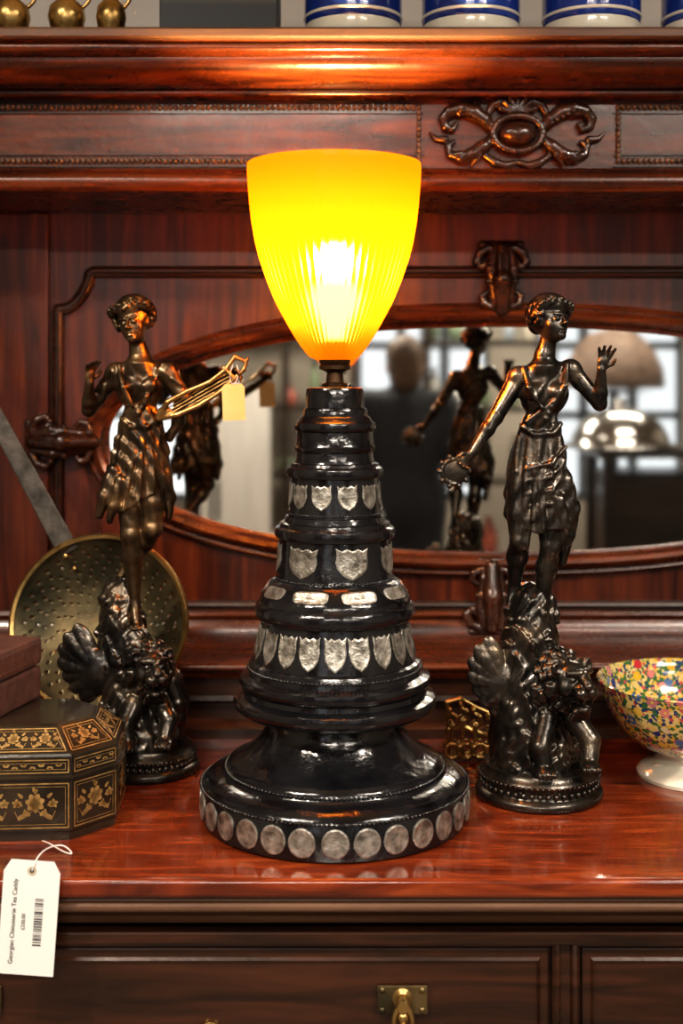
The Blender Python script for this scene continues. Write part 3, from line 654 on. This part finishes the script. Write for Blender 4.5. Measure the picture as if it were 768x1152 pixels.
leg_paw(S,[(640,800,-24),(657,822,-36),(653,846,-48)],[13,11,9],1.1)
leg_paw(S,[(610,802,-30),(600,826,-48),(604,850,-54)],[13,11,9],1.1)
lionhead(S,(633,758,-34),(.46,-.88,.02),(0,0,1),1.03)
S.build('winged_lion_rock',yr,spelter,f2)
S=SDF(486,534,504,552,-32,2,.7)
tc=(509,529,-18)
for a in range(20):
    t=a*.31416;t2=t+.31416
    S.cap((tc[0]+14*math.cos(t),tc[1]+14*math.sin(t),tc[2]+4*math.cos(t)),(tc[0]+14*math.cos(t2),tc[1]+14*math.sin(t2),tc[2]+4*math.cos(t2)),2.2,2.2,.6)
for a in range(10):
    t=a*.62832; S.ell((tc[0]+17*math.cos(t),tc[1]+17*math.sin(t),tc[2]+4*math.cos(t)),(3,3,3),.5)
S.ell(tc,(14,2.2,14),1)
S.build('tambourine',yr,spelter,f2)
# ================================================================ TEA CADDY
yc=-.005; cc=Vector((-.428,yc,T))
cad=empty('octagonal_tea_caddy',cc)
jap=noisy('black_japanned_lacquer',[(.012,.009,.006),(.035,.024,.014)],(1,1,1),14,5,.24,0,.4,.2,90,0,.06)
gold=noisy('gold_leaf_paint',[(.24,.14,.045),(.55,.36,.14)],(1,1,1),90,4,.42,.55)
def octo(a,b,c,z): return [(-a+c,-b,z),(a-c,-b,z),(a,-b+c,z),(a,b-c,z),(a-c,b,z),(-a+c,b,z),(-a,b-c,z),(-a,-b+c,z)]
a,b,c=.129,.102,.052
levels=[(a-.004,b-.004,c,0.0),(a-.004,b-.004,c,.012),(a,b,c,.014),(a,b,c,.078),(a+.002,b+.002,c,.0795),(a+.002,b+.002,c,.0825),(a,b,c,.084),(a,b,c,.108),(a-.002,b-.002,c,.111),(a-.034,b-.034,c-.012,.138),(a-.038,b-.038,c-.014,.140)]
V=[];Fc=[]
rotc=Matrix.Rotation(math.radians(4),3,'Z')
for lv in levels: V+=[cc+rotc@Vector(v) for v in octo(*lv)]
for j in range(len(levels)-1):
    for i in range(8): k=(i+1)%8; Fc.append((j*8+i,j*8+k,(j+1)*8+k,(j+1)*8+i))
Fc+=[tuple(range(7,-1,-1)),tuple(range(len(V)-8,len(V)))]
mkobj('caddy_body',V,Fc,jap,cad,False)
GV=[];GF=[]
def poly(O,U,Vv,Nn,pts,e=.0006):
    b0=len(GV); GV.extend([O+U*x+Vv*y+Nn*e for x,y in pts]); GF.append(tuple(range(b0,b0+len(pts))))
def petal(fr,cx,cy,l,w,a,e=.0006):
    pts=[]
    for t in range(10):
        q=t/10*6.2832; x=l*(.5+.5*math.cos(q)); y=w*.5*math.sin(q)*(1-.3*math.cos(q)); pts.append((cx+x*math.cos(a)-y*math.sin(a),cy+x*math.sin(a)+y*math.cos(a)))
    poly(*fr,pts,e)
def line(fr,x0,y0,x1,y1,w):
    d=Vector((x1-x0,y1-y0)); n=Vector((-d.y,d.x)).normalized()*w/2
    poly(*fr,[(x0+n.x,y0+n.y),(x1+n.x,y1+n.y),(x1-n.x,y1-n.y),(x0-n.x,y0-n.y)])
def flower(fr,x,y,r,n=6):
    for i in range(n): petal(fr,x,y,r,r*.72,6.2832*i/n+.3)
def decorate(p00,p10,p01,p11,flw):
    U=(p10-p00); w=U.length; U.normalize(); V_=(((p01+p11)/2)-((p00+p10)/2)); h=V_.length; V_.normalize(); Nn=U.cross(V_).normalized()
    fr=((p00+p10)/2,U,V_,Nn); w0=w/2; w1=(p11-p01).length/2
    wa=lambda y:(w0+(w1-w0)*y/h)-.004
    m=.004
    for (y,) in ((m,),(h-m,)): line(fr,-wa(y),y,wa(y),y,.0016)
    for sx in (-1,1): line(fr,sx*wa(m),m,sx*wa(h-m),h-m,.0016); line(fr,sx*(wa(m)-.004),m+.004,sx*(wa(h-m)-.004),h-m-.004,.0007)
    for y in (m+.004,h-m-.004): line(fr,-wa(y)+.004,y,wa(y)-.004,y,.0007)
    if flw:
        R=min(w,h)*.2
        nfl=max(1,int(w/(h*.9)))
        for i in range(nfl):
            x=(-(nfl-1)/2+i)*(w*.8/nfl); y=h*.56; flower(fr,x,y,R,7)
            for sx in (-1,1):
                pts=[(x,y-R*.5),(x+sx*R*.8,h*.3),(x+sx*R*1.6,h*.22),(x+sx*R*2.0,h*.4)]
                for q in range(3): line(fr,*pts[q],*pts[q+1],.0009)
                for q in range(4): petal(fr,x+sx*R*(.5+q*.4),h*(.3-.03*q+.03*(q%2)),R*.75,R*.36,sx*(.9+q*.5) if sx>0 else math.pi-(.9+q*.5))
                petal(fr,x+sx*R*1.2,y+R*.5,R*.7,R*.35,math.pi/2-sx*.8); petal(fr,x+sx*R*1.2,y-R*.2,R*.6,R*.3,(0 if sx>0 else math.pi))
                flower(fr,x+sx*R*1.8,h*.55 if w>h*.7 else h*.3,R*.5,5)
            petal(fr,x,y+R*1.0,R*.7,R*.35,math.pi/2+.3); petal(fr,x-.001,y+R*.9,R*.6,R*.3,math.pi/2-.6)
    else:
        n=max(2,int(w/.012))
        for i in range(n):
            x=(-(n-1)/2+i)*(w*.86/n); petal(fr,x,h*.5,.005,.0028,.6 if i%2 else -.6); petal(fr,x,h*.5,.005,.0028,2.6 if i%2 else -2.6)
for i in range(8):
    k=(i+1)%8; g=lambda lv,q:V[lv*8+q].copy()
    decorate(g(2,i),g(2,k),g(3,i),g(3,k),True); decorate(g(6,i),g(6,k),g(7,i),g(7,k),False); decorate(g(8,i),g(8,k),g(9,i),g(9,k),True)
mkobj('gold_painting',GV,GF,gold,cad,False)
gt=empty('price_tag',W(36,975,-.237))
R=card('tag_card',W(37,968,-.236),.066,.134,white_card,gt,math.radians(4))
tagc=W(37,968,-.236)
def txt(body,x,z,size,nm,ang=math.pi/2):
    cu=bpy.data.curves.new(nm,'FONT'); cu.body=body; cu.size=size; cu.extrude=.0001; cu.align_x='CENTER'; cu.align_y='CENTER'
    o=bpy.data.objects.new(nm,cu); col.objects.link(o); cu.materials.append(ink)
    o.matrix_world=Matrix.Translation(tagc)@R@Matrix.Translation((x,-.0008,z))@Matrix.Rotation(math.pi/2,4,'X')@Matrix.Rotation(ang,4,'Z')
    o.parent=gt; o.matrix_parent_inverse=Matrix.Translation(gt.location).inverted()
txt('Georgian Chinoiserie Tea Caddy',-.018,-.072,.0075,'tag_title'); txt('£250.00',-.006,-.072,.006,'tag_price')
bars=[];bf=[];z=-.044; rg=random.Random(2)
while z>-.100:
    w=rg.choice((.0006,.0012,.0018)); b0=len(bars)
    for x_,z_ in ((.006,z),(.016,z),(.016,z-w),(.006,z-w)): bars.append(tagc+(R@Vector((x_,-.0007,z_))))
    bf.append((b0,b0+1,b0+2,b0+3)); z-=w+rg.choice((.0006,.001,.0016))
mkobj('barcode',bars,bf,ink,gt,False)
e=tagc+(R@Vector((0,-.0006,-.012)))
V_=[]
for r_ in (.0025,.0052): V_+=[e+Vector((r_*math.cos(i*.3927),-.0003,r_*math.sin(i*.3927))) for i in range(16)]
mkobj('eyelet',V_,[(i,(i+1)%16,16+(i+1)%16,16+i) for i in range(16)],mk('eyelet_card',(.5,.42,.3),.6),gt,False)
mkobj('hole',V_[:16],[tuple(range(16))],ink,gt,False)
tube('tag_string',[e,e+Vector((.004,-.004,.012)),W(47,958,-.225),W(58,952,-.20)+Vector((0,0,.0)),W(72,950,-.19),W(84,962,-.215),W(70,958,-.2),W(55,948,-.16),W(48,946,-.118)],.0008,white_card,gt)
tb=empty('leather_box',(-.56,.05,T+.14))
lea=noisy('maroon_leather',[(.06,.026,.020),(.11,.05,.038)],(1,1,1),60,5,.5,0,.1,.4,300)
rm=Matrix.Rotation(math.radians(-14),3,'Z')
box('lower_case',(-.655,-.05,T+.1405),(-.440,.10,T+.185),lea,tb,.004,rm); box('lid',(-.657,-.052,T+.187),(-.438,.102,T+.226),lea,tb,.008,rm)
# ================================================================ SKIMMER
sk=empty('brass_skimmer',W(112,703,.31))
c0=W(111,701,.30); Rr=.140; tiltm=Matrix.Rotation(math.radians(-14),4,'X')
V=[];Fc=[];nr,na=42,240
for j in range(nr+1):
    r=Rr*j/nr; y=.040*(1-(r/Rr)**2.4)
    for i in range(na):
        t=2*math.pi*i/na; V.append(c0+(tiltm@Vector((r*math.cos(t),y,r*math.sin(t)))))
for j in range(nr):
    for i in range(na):
        k=(i+1)%na
        step=max(3,int(round(9.5*Rr/ (max(j,1)*Rr/nr)/1.6)))
        if 3<j<nr-5 and j%3==0 and (i+ (j//3%2)*step//2)%step==0: continue
        Fc.append((j*na+i,j*na+k,(j+1)*na+k,(j+1)*na+i))
o=mkobj('perforated_dish',V,Fc,brass_dark,sk); so=o.modifiers.new('th','SOLIDIFY'); so.thickness=.0012
def place(prof,nm,mat,seg=120):
    V=[];Fc=[]
    for r,y in prof:
        for i in range(seg): t=2*math.pi*i/seg; V.append(c0+(tiltm@Vector((r*math.cos(t),y,r*math.sin(t)))))
    for j in range(len(prof)-1):
        for i in range(seg): k=(i+1)%seg; Fc.append((j*seg+i,j*seg+k,(j+1)*seg+k,(j+1)*seg+i))
    o=mkobj(nm,V,Fc,mat,sk,True,50); fixn(o)
place([(Rr-.005,.001),(Rr-.005,-.004),(Rr,-.006),(Rr+.003,-.004),(Rr+.004,.002),(Rr+.002,.005),(Rr-.005,.001)],'rolled_rim',brass)
def bar(name,a,b,w0,w1,t,mat,par):
    d=(b-a).normalized(); sd=d.cross(Vector((0,-1,0))).normalized(); n=sd.cross(d)
    V=[]
    for p,w in ((a,w0),(b,w1)):
        for sx,sn in ((-1,-1),(1,-1),(1,1),(-1,1)): V.append(p+sd*sx*w/2+n*sn*t/2)
    o=mkobj(name,V,[(0,1,2,3),(7,6,5,4),(0,4,5,1),(1,5,6,2),(2,6,7,3),(3,7,4,0)],mat,par,False); fixn(o)
    bv=o.modifiers.new('b','BEVEL'); bv.width=.002; bv.segments=2
bar('flat_handle',W(78,622,.335),W(-72,345,.37),.036,.024,.005,steel,sk)
inst('rivets',[W(74,626,.325),W(84,640,.322)],[(.005,.003,.005)]*2,brass,sk)
wb=empty('wooden_riser_block',W(112,830,.31)); box('block',(-.44,.275,T+.0005),(-.36,.335,T+.052),wood_dark,wb,.003)
# ================================================================ BRASS ORNAMENT
bo=empty('brass_openwork_stand',W(532,850,.235)); yo=.235
S=SDF(494,572,778,862,-22,22,.8)
S.cap((506,850,0),(558,850,0),3,3,1); S.cap((506,836,-8),(560,838,-8),2.2,2.2,1)
for i in range(4):
    x=508+i*15.5
    for dep in (-9,8):
        for a in range(10):
            t=a*.62832;t2=t+.62832
            S.cap((x+8*math.cos(t),842+8*math.sin(t),dep),(x+8*math.cos(t2),842+8*math.sin(t2),dep),1.8,1.8,.6)
for i,(x,y) in enumerate(((506,800),(518,794),(532,800),(548,806),(560,812))):
    S.chain([(x,y,-6),(x+7,y+4,-9),(x+8,y+12,-8),(x+2,y+16,-7),(x-3,y+12,-7),(x,y+8,-8)],[2.4,2.4,2.2,2,2,1.6],.8)
    S.cap((x+2,y+12,-7),(x+1,848,-4),2.2,2.2,1); S.ell((x,y-3,-6),(3.6,3,3.6),1)
S.chain([(502,790,0),(518,786,0),(540,798,0),(562,806,0),(564,826,0)],[2.4,2.6,2.4,2.4,2],1)
S.chain([(502,822,0),(520,816,-4),(540,824,-4),(562,830,0)],[2.4,3,3,2.4],1); S.cap((503,792,0),(505,850,0),2.2,2.4,1); S.cap((562,810,0),(559,850,0),2.2,2.4,1)
for dep in (-8,8):
    for x in (508,556): S.cap((x,850,dep),(x,855,dep),3,2.4,1)
S.cap((508,850,-8),(508,850,8),2.4,2.4,1);S.cap((556,850,-8),(556,850,8),2.4,2.4,1)
S.build('openwork',yo,brass,bo)
# ================================================================ FLORAL BOWL
ybw=.16; kb=(ybw-CY)/F; bc=W(779,872,ybw); bc.z=T+.0005
fb=empty('floral_bowl',bc)
ch=bpy.data.materials.new('chintz_pattern'); ch.use_nodes=True; N=ch.node_tree.nodes; Lk=ch.node_tree.links; b=N['Principled BSDF']; b.inputs['Roughness'].default_value=.12; b.inputs['Coat Weight'].default_value=.5
tcn=N.new('ShaderNodeTexCoord'); v1=N.new('ShaderNodeTexVoronoi'); v1.inputs['Scale'].default_value=50
Lk.new(tcn.outputs['Object'],v1.inputs['Vector'])
sx_=N.new('ShaderNodeSeparateColor'); Lk.new(v1.outputs['Color'],sx_.inputs[0])
rp=N.new('ShaderNodeValToRGB'); rp.color_ramp.interpolation='CONSTANT'; el=rp.color_ramp.elements
pal=[(.62,.50,.2),(.015,.035,.18),(.62,.40,.03),(.45,.04,.05),(.62,.22,.20),(.62,.52,.32),(.50,.20,.22),(.08,.16,.34),(.66,.44,.08)]
el[0].color=(*pal[0],1); el[1].position=.12; el[1].color=(*pal[1],1)
for i,c_ in enumerate(pal[2:]): x=el.new(.23+i*.11); x.color=(*c_,1)
Lk.new(sx_.outputs[0],rp.inputs[0])
rd=N.new('ShaderNodeValToRGB'); rd.color_ramp.interpolation='CONSTANT'; q=rd.color_ramp.elements; q[0].color=(0,0,0,1); q[1].position=.12; q[1].color=(1,1,1,1)
Lk.new(v1.outputs['Distance'],rd.inputs[0])
fe=N.new('ShaderNodeMixRGB'); fe.inputs[1].default_value=(.66,.50,.10,1); Lk.new(rd.outputs[0],fe.inputs[0]); Lk.new(rp.outputs[0],fe.inputs[2])
r2=N.new('ShaderNodeValToRGB'); r2.color_ramp.elements[0].color=(1,1,1,1); r2.color_ramp.elements[1].color=(0,0,0,1)
mb=N.new('ShaderNodeMixRGB'); v2=N.new('ShaderNodeTexVoronoi'); v2.inputs['Scale'].default_value=210; Lk.new(tcn.outputs['Object'],v2.inputs['Vector'])
ad2=N.new('ShaderNodeMath'); ad2.operation='MULTIPLY_ADD'; ad2.inputs[1].default_value=.22; Lk.new(v2.outputs['Distance'],ad2.inputs[0]); Lk.new(v1.outputs['Distance'],ad2.inputs[2]); Lk.new(ad2.outputs[0],r2.inputs[0])
rp2=N.new('ShaderNodeValToRGB'); rp2.color_ramp.interpolation='CONSTANT'; e2=rp2.color_ramp.elements; e2[0].color=(.64,.52,.22,1); e2[1].position=.34; e2[1].color=(.03,.06,.15,1); x=e2.new(.52); x.color=(.05,.15,.05,1); x=e2.new(.74); x.color=(.62,.42,.07,1); x=e2.new(.9); x.color=(.5,.08,.1,1)
s3=N.new('ShaderNodeSeparateColor'); Lk.new(v2.outputs['Color'],s3.inputs[0]); Lk.new(s3.outputs[1],rp2.inputs[0]); Lk.new(rp2.outputs[0],mb.inputs[1])
r2.color_ramp.elements[0].position=.47; r2.color_ramp.elements[1].position=.52
Lk.new(r2.outputs[0],mb.inputs[0]); Lk.new(fe.outputs[0],mb.inputs[2]); Lk.new(mb.outputs[0],b.inputs['Base Color'])
lathe('bowl',[(r*kb,z*kb) for r,z in [(0,30),(42,30),(62,37),(80,52),(94,74),(101,92),(105,105),(106.5,107),(105,108.5),(102,106),(98,93),(90,74),(76,56),(58,42),(38,36),(0,34)]],tuple(bc),ch,fb,128,60)
china=noisy('cream_china',[(.70,.66,.54),(.77,.73,.62)],(1,1,1),8,3,.15,0,.6)
lathe('foot',[(r*kb,z*kb) for r,z in [(0,2),(56,2),(56,0),(61,0),(62,4),(58,9),(48,13),(41,18),(39,24),(43,31),(0,31)]],tuple(bc),china,fb,96,50)
# ================================================================ ITEMS ON THE SHELF
zs_=zc1+.0005
blue=noisy('cobalt_glaze',[(.012,.03,.18),(.02,.06,.34)],(1,1,1),8,3,.15,0,.6)
for i,cxp in enumerate((397,529.5,665,800)):
    y=.262; x=W(cxp,0,y).x; r=55*(y-CY)/F
    e=empty('blue_jar' if i==0 else 'blue_jar.%03d'%i,(x,y,zs_))
    lathe('glazed_body',[(r*.96,.024),(r*.985,.026),(r,.034),(r,.17),(r*.96,.19),(r*.85,.2),(0,.2)],(x,y,zs_),blue,e,80,50)
    lathe('white_base',[(0,0),(r*.90,0),(r*.95,.004),(r*.97,.012),(r*.97,.024),(0,.024)],(x,y,zs_),china,e,80,50)
    lathe('white_stripe',[(r*1.0,.033),(r*1.012,.034),(r*1.012,.037),(r*1.0,.038)],(x,y,zs_),china,e,80,50)
bb=empty('black_metal_box',(W(246,0,.25).x,.25,zs_)); box('case',(W(180,0,.2).x,.19,zs_),(W(312,0,.2).x,.31,zs_+.09),mk('black_tin',(.008,.01,.012),.5),bb,.003); box('lid',(W(179,0,.2).x,.188,zs_+.091),(W(313,0,.2).x,.312,zs_+.11),mk('black_tin_lid',(.008,.01,.012),.5),bb,.003)
for i,(cxp,r) in enumerate(((12,22),(75,21),(125,17))):
    y=.215; k_=(y-CY)/F; x=W(cxp,0,y).x
    e=empty('brass_goblet' if i==0 else 'brass_goblet.%03d'%i,(x,y,zs_)); r=r*k_
    lathe('cup',[(0,0),(r*.7,0),(r*.75,.004),(r*.9,.012),(r,.026),(r*.9,.042),(r*.5,.052),(r*.4,.06),(r*.6,.07),(r*.8,.09),(r*.76,.09),(r*.5,.07),(0,.066)],(x,y,zs_),brass,e,48,60)
    tube('handle',[(x+r*.8,y,zs_+.04),(x+r*1.3,y,zs_+.05),(x+r*1.3,y,zs_+.075),(x+r*.7,y,zs_+.08)],.003,brass,e)
# ================================================================ SHOP CONTENTS (seen in the mirror)
dv=lambda y:2*(yb-.0085)-CY-y
def RXx(px,y): return (px-CX)/F*dv(y)
def RZ(py,y): return ZC-(py-HZ)/F*dv(y)
dark=noisy('ebonised_wood',[(.012,.009,.007),(.04,.026,.018)],(1,8,8),3,6,.35,0,.2)
pale=noisy('painted_pine',[(.62,.60,.56),(.74,.72,.68)],(8,1,1),3,4,.6)
y=-2.6
cb=empty('display_cabinet',(RXx(740,y),y,0)); x0,x1=RXx(668,y),RXx(860,y); zt2=RZ(503,y)
for i,(a_,b_) in enumerate(((x0,x0+.05),(x1-.05,x1))):
    for j,yy in enumerate((y-.2,y+.15)): box('post_%d%d'%(i,j),(a_,yy,0),(b_,yy+.05,zt2-.03),dark,cb,.004)
box('top',(x0-.03,y-.23,zt2-.035),(x1+.03,y+.23,zt2),dark,cb,.006); box('carcass',(x0+.02,y-.18,.35),(x1-.02,y+.17,zt2-.1),dark,cb,.004); box('shelf',(x0,y-.2,.3),(x1,y+.2,.33),dark,cb,.004)
cl=empty('silver_cloche',(RXx(697,y),y,zt2)); q=dv(y)/F
lathe('dome',[(56*q,.004),(58*q,.012),(55*q,.02),(53*q,.05),(46*q,.10),(34*q,.14),(18*q,.165),(6*q,.172),(5*q,.185),(9*q,.192),(8*q,.205),(0,.21)],(RXx(697,y),y,zt2),chrome,cl,64,60)
lathe('tray',[(0,.0),(64*q,.0),(68*q,.008),(66*q,.012),(0,.006)],(RXx(697,y),y,zt2+.001),chrome,cl,64,60)
y=-3.7; q=dv(y)/F
dm=empty('domed_wicker_basket',(RXx(690,y),y,0)); wick=noisy('brown_wicker',[(.05,.03,.02),(.22,.15,.11)],(1,1,6),16,4,.7)
lathe('dome',[(55*q,-.02),(56*q,0),(54*q,.08),(44*q,.18),(28*q,.26),(0,.30)],(RXx(690,y),y,RZ(432,y)),wick,dm,48,60)
lathe('stand',[(0,0),(.2,0),(.2,.02),(.03,.05),(.025,RZ(440,y)-.02),(.2,RZ(440,y)),(0,RZ(438,y))],(RXx(690,y),y,0.001),dark,dm,32,40)
y=-3.9; sg=empty('white_shop_banner',(RXx(264,y),y,0))
box('board',(RXx(226,y),y-.02,.25),(RXx(304,y),y+.02,RZ(432,y)),pale,sg,.003)
for k_,px in enumerate((236,244)): box('stripe_%d'%k_,(RXx(px,y),y+.021,RZ(585,y)),(RXx(px+4,y),y+.024,RZ(520+k_*20,y)),ink,sg,0)
for i,xx in enumerate((RXx(232,y),RXx(298,y))): box('foot_%d'%i,(xx-.03,y-.2,0),(xx+.03,y+.2,.25),dark,sg,.004)
y=-4.6
bk=empty('shop_shelving',(-.3,y,0))
for i,x_ in enumerate((-.85,-.35,.05)): box('upright_%d'%i,(x_,y-.15,0),(x_+.04,y+.15,2.2),dark,bk,.003)
for z_ in (.5,.95,1.35,1.75,2.18): box('shelf_%d'%int(z_*100),(-.85,y-.15,z_),(.09,y+.15,z_+.03),dark,bk,.003)
rg=random.Random(8); cm=[mk('stock_paint_%d'%i,c_,.4) for i,c_ in enumerate(((.6,.55,.45),(.25,.3,.35),(.5,.3,.15),(.7,.7,.66),(.15,.2,.12),(.45,.12,.08)))]
def stock(zlist,xa,xb,yy,par,hmax=.28):
    for i,z_ in enumerate(zlist):
        x_=xa
        while x_<xb:
            r_=rg.uniform(.03,.06); h_=rg.uniform(.1,hmax)
            lathe('vase_%d_%d'%(i,int((x_+1)*100)),[(0,0),(r_*.6,0),(r_,h_*.35),(r_*.8,h_*.7),(r_*.35,h_*.85),(r_*.5,h_),(0,h_*.97)],(x_,yy,z_+.0305),rg.choice(cm),par,24,60); x_+=r_*2+.06
stock((.5,.95,1.35,1.75),-.78,-.05,y,bk)
y=-4.2; b2=empty('shop_shelving.001',(.95,y,0))
for i,x_ in enumerate((.45,1.15)): box('upright_%d'%i,(x_,y-.15,0),(x_+.04,y+.15,1.95),dark,b2,.003)
for z_ in (.5,.95,1.35,1.72): box('shelf_%d'%int(z_*100),(.45,y-.15,z_),(1.19,y+.15,z_+.03),dark,b2,.003)
stock((.5,.95,1.35,1.72),.52,1.12,y,b2,.25)
dr=empty('tall_dresser',(2.55,-3.9,0)); box('case',(2.3,-4.2,0),(3.2,-3.7,1.1),dark,dr,.006); box('rack',(2.35,-4.2,1.1),(3.15,-4.0,2.1),wood_dark,dr,.006)
wd=empty('wardrobe',(-1.75,-3.2,0)); box('case',(-2.2,-3.6,.05),(-1.45,-2.9,1.95),wood_v,wd,.006); box('cornice',(-2.24,-3.64,1.95),(-1.41,-2.86,2.02),wood_h,wd,.006); box('plinth',(-2.22,-3.62,0),(-1.43,-2.88,.06),wood_h,wd,.004)
PX,PY=RXx(455,-3.0),-3.0
ph=empty('shopper',(PX,PY,0))
cloth=noisy('dark_wool',[(.018,.02,.026),(.035,.038,.045)],(1,1,1),60,4,.9); skin=mk('skin',(.45,.26,.19),.5); hairm=noisy('brown_hair',[(.06,.035,.02),(.14,.085,.05)],(1,1,1),40,4,.6)
def person(S,part):
    q=lambda x,z,y:(x,-z,y)
    if part=='cloth':
        S.ell(q(0,96,0),(17,12,14),6); S.ell(q(0,112,0),(16,11,18),8); S.ell(q(0,130,0),(19,12,18),8); S.cap(q(-17,142,0),q(17,142,0),6.5,6.5,6); S.cap(q(0,142,0),q(0,149,1),8,6.5,4)
        for sx in (-1,1):
            S.chain([q(sx*19,141,0),q(sx*25,116,-2),q(sx*14,122,16)],[6.8,5.5,4.2],4)
            S.chain([q(sx*9,93,0),q(sx*10,50,2),q(sx*11,9,-2)],[10.5,7.5,5.5],6); S.chain([q(sx*11,5,-4),q(sx*12,4,14)],[5,4],3)
    elif part=='skin':
        S.ell(q(0,160,1),(7.6,9.2,11.5),2); S.cap(q(0,150,0),q(0,144,0),5.5,6,3); S.ell(q(0,153,5),(5.5,5,5),3); S.cap(q(0,162,9.5),q(0,157.5,11.5),1.2,1.7,1); S.ell(q(0,153.5,9.2),(2.6,1.2,.9),.6)
        for sx in (-1,1):
            S.ell(q(sx*7.8,159,0),(1.2,2.5,3.2),.8); S.ell(q(sx*3.1,161.5,9.3),(1.7,1.2,1.1),.5)
            S.ell(q(sx*12.5,123,20),(3.6,5,4.5),2)
            for j in range(4): S.cap(q(sx*10,120+j*2,23),q(sx*5,120.5+j*2,26),1.,.85,.4)
            S.cap(q(sx*11,127,20),q(sx*7,129,23),1.2,1,.5)
    else:
        S.ell(q(0,164,-1.5),(9.0,10.2,10.3),2); S.ell(q(0,156,-6),(7.8,5,9),3)
for nm,mt in (('cloth',cloth),('skin',skin),('hair',hairm)):
    S=SDF(-36,36,-180,2,-18,34,1.0) if nm=='cloth' else SDF(-20,20,-178,-112,-20,32,.6)
    person(S,nm); V,Q=S.mesh(); V=V*.01
    mkobj({'cloth':'jacket_and_trousers','skin':'head_and_hands','hair':'hair'}[nm],np.stack([PX-V[:,0],PY-V[:,1],V[:,2]],1),Q,mt,ph)
# ================================================================ CAMERA / WORLD
cam=bpy.data.cameras.new('camera'); co=bpy.data.objects.new('camera',cam); col.objects.link(co); bpy.context.scene.camera=co
co.location=(0,CY,ZC); co.rotation_euler=(math.radians(90),0,0)
cam.sensor_fit='VERTICAL'; cam.sensor_height=36; cam.lens=F/1152*36; cam.shift_y=-(576-HZ)/1152; cam.clip_start=.05
cam.dof.use_dof=True; cam.dof.focus_distance=1.66; cam.dof.aperture_fstop=3.0
w=bpy.data.worlds.new('sky'); bpy.context.scene.world=w; w.use_nodes=True; w.node_tree.nodes['Background'].inputs[0].default_value=(.75,.85,1,1); w.node_tree.nodes['Background'].inputs[1].default_value=.5
sc=bpy.context.scene; sc.view_settings.view_transform='Standard'
try: sc.view_settings.look='Medium High Contrast'
except Exception as ex: sc.view_settings.look='None'
sc.view_settings.exposure=0.6
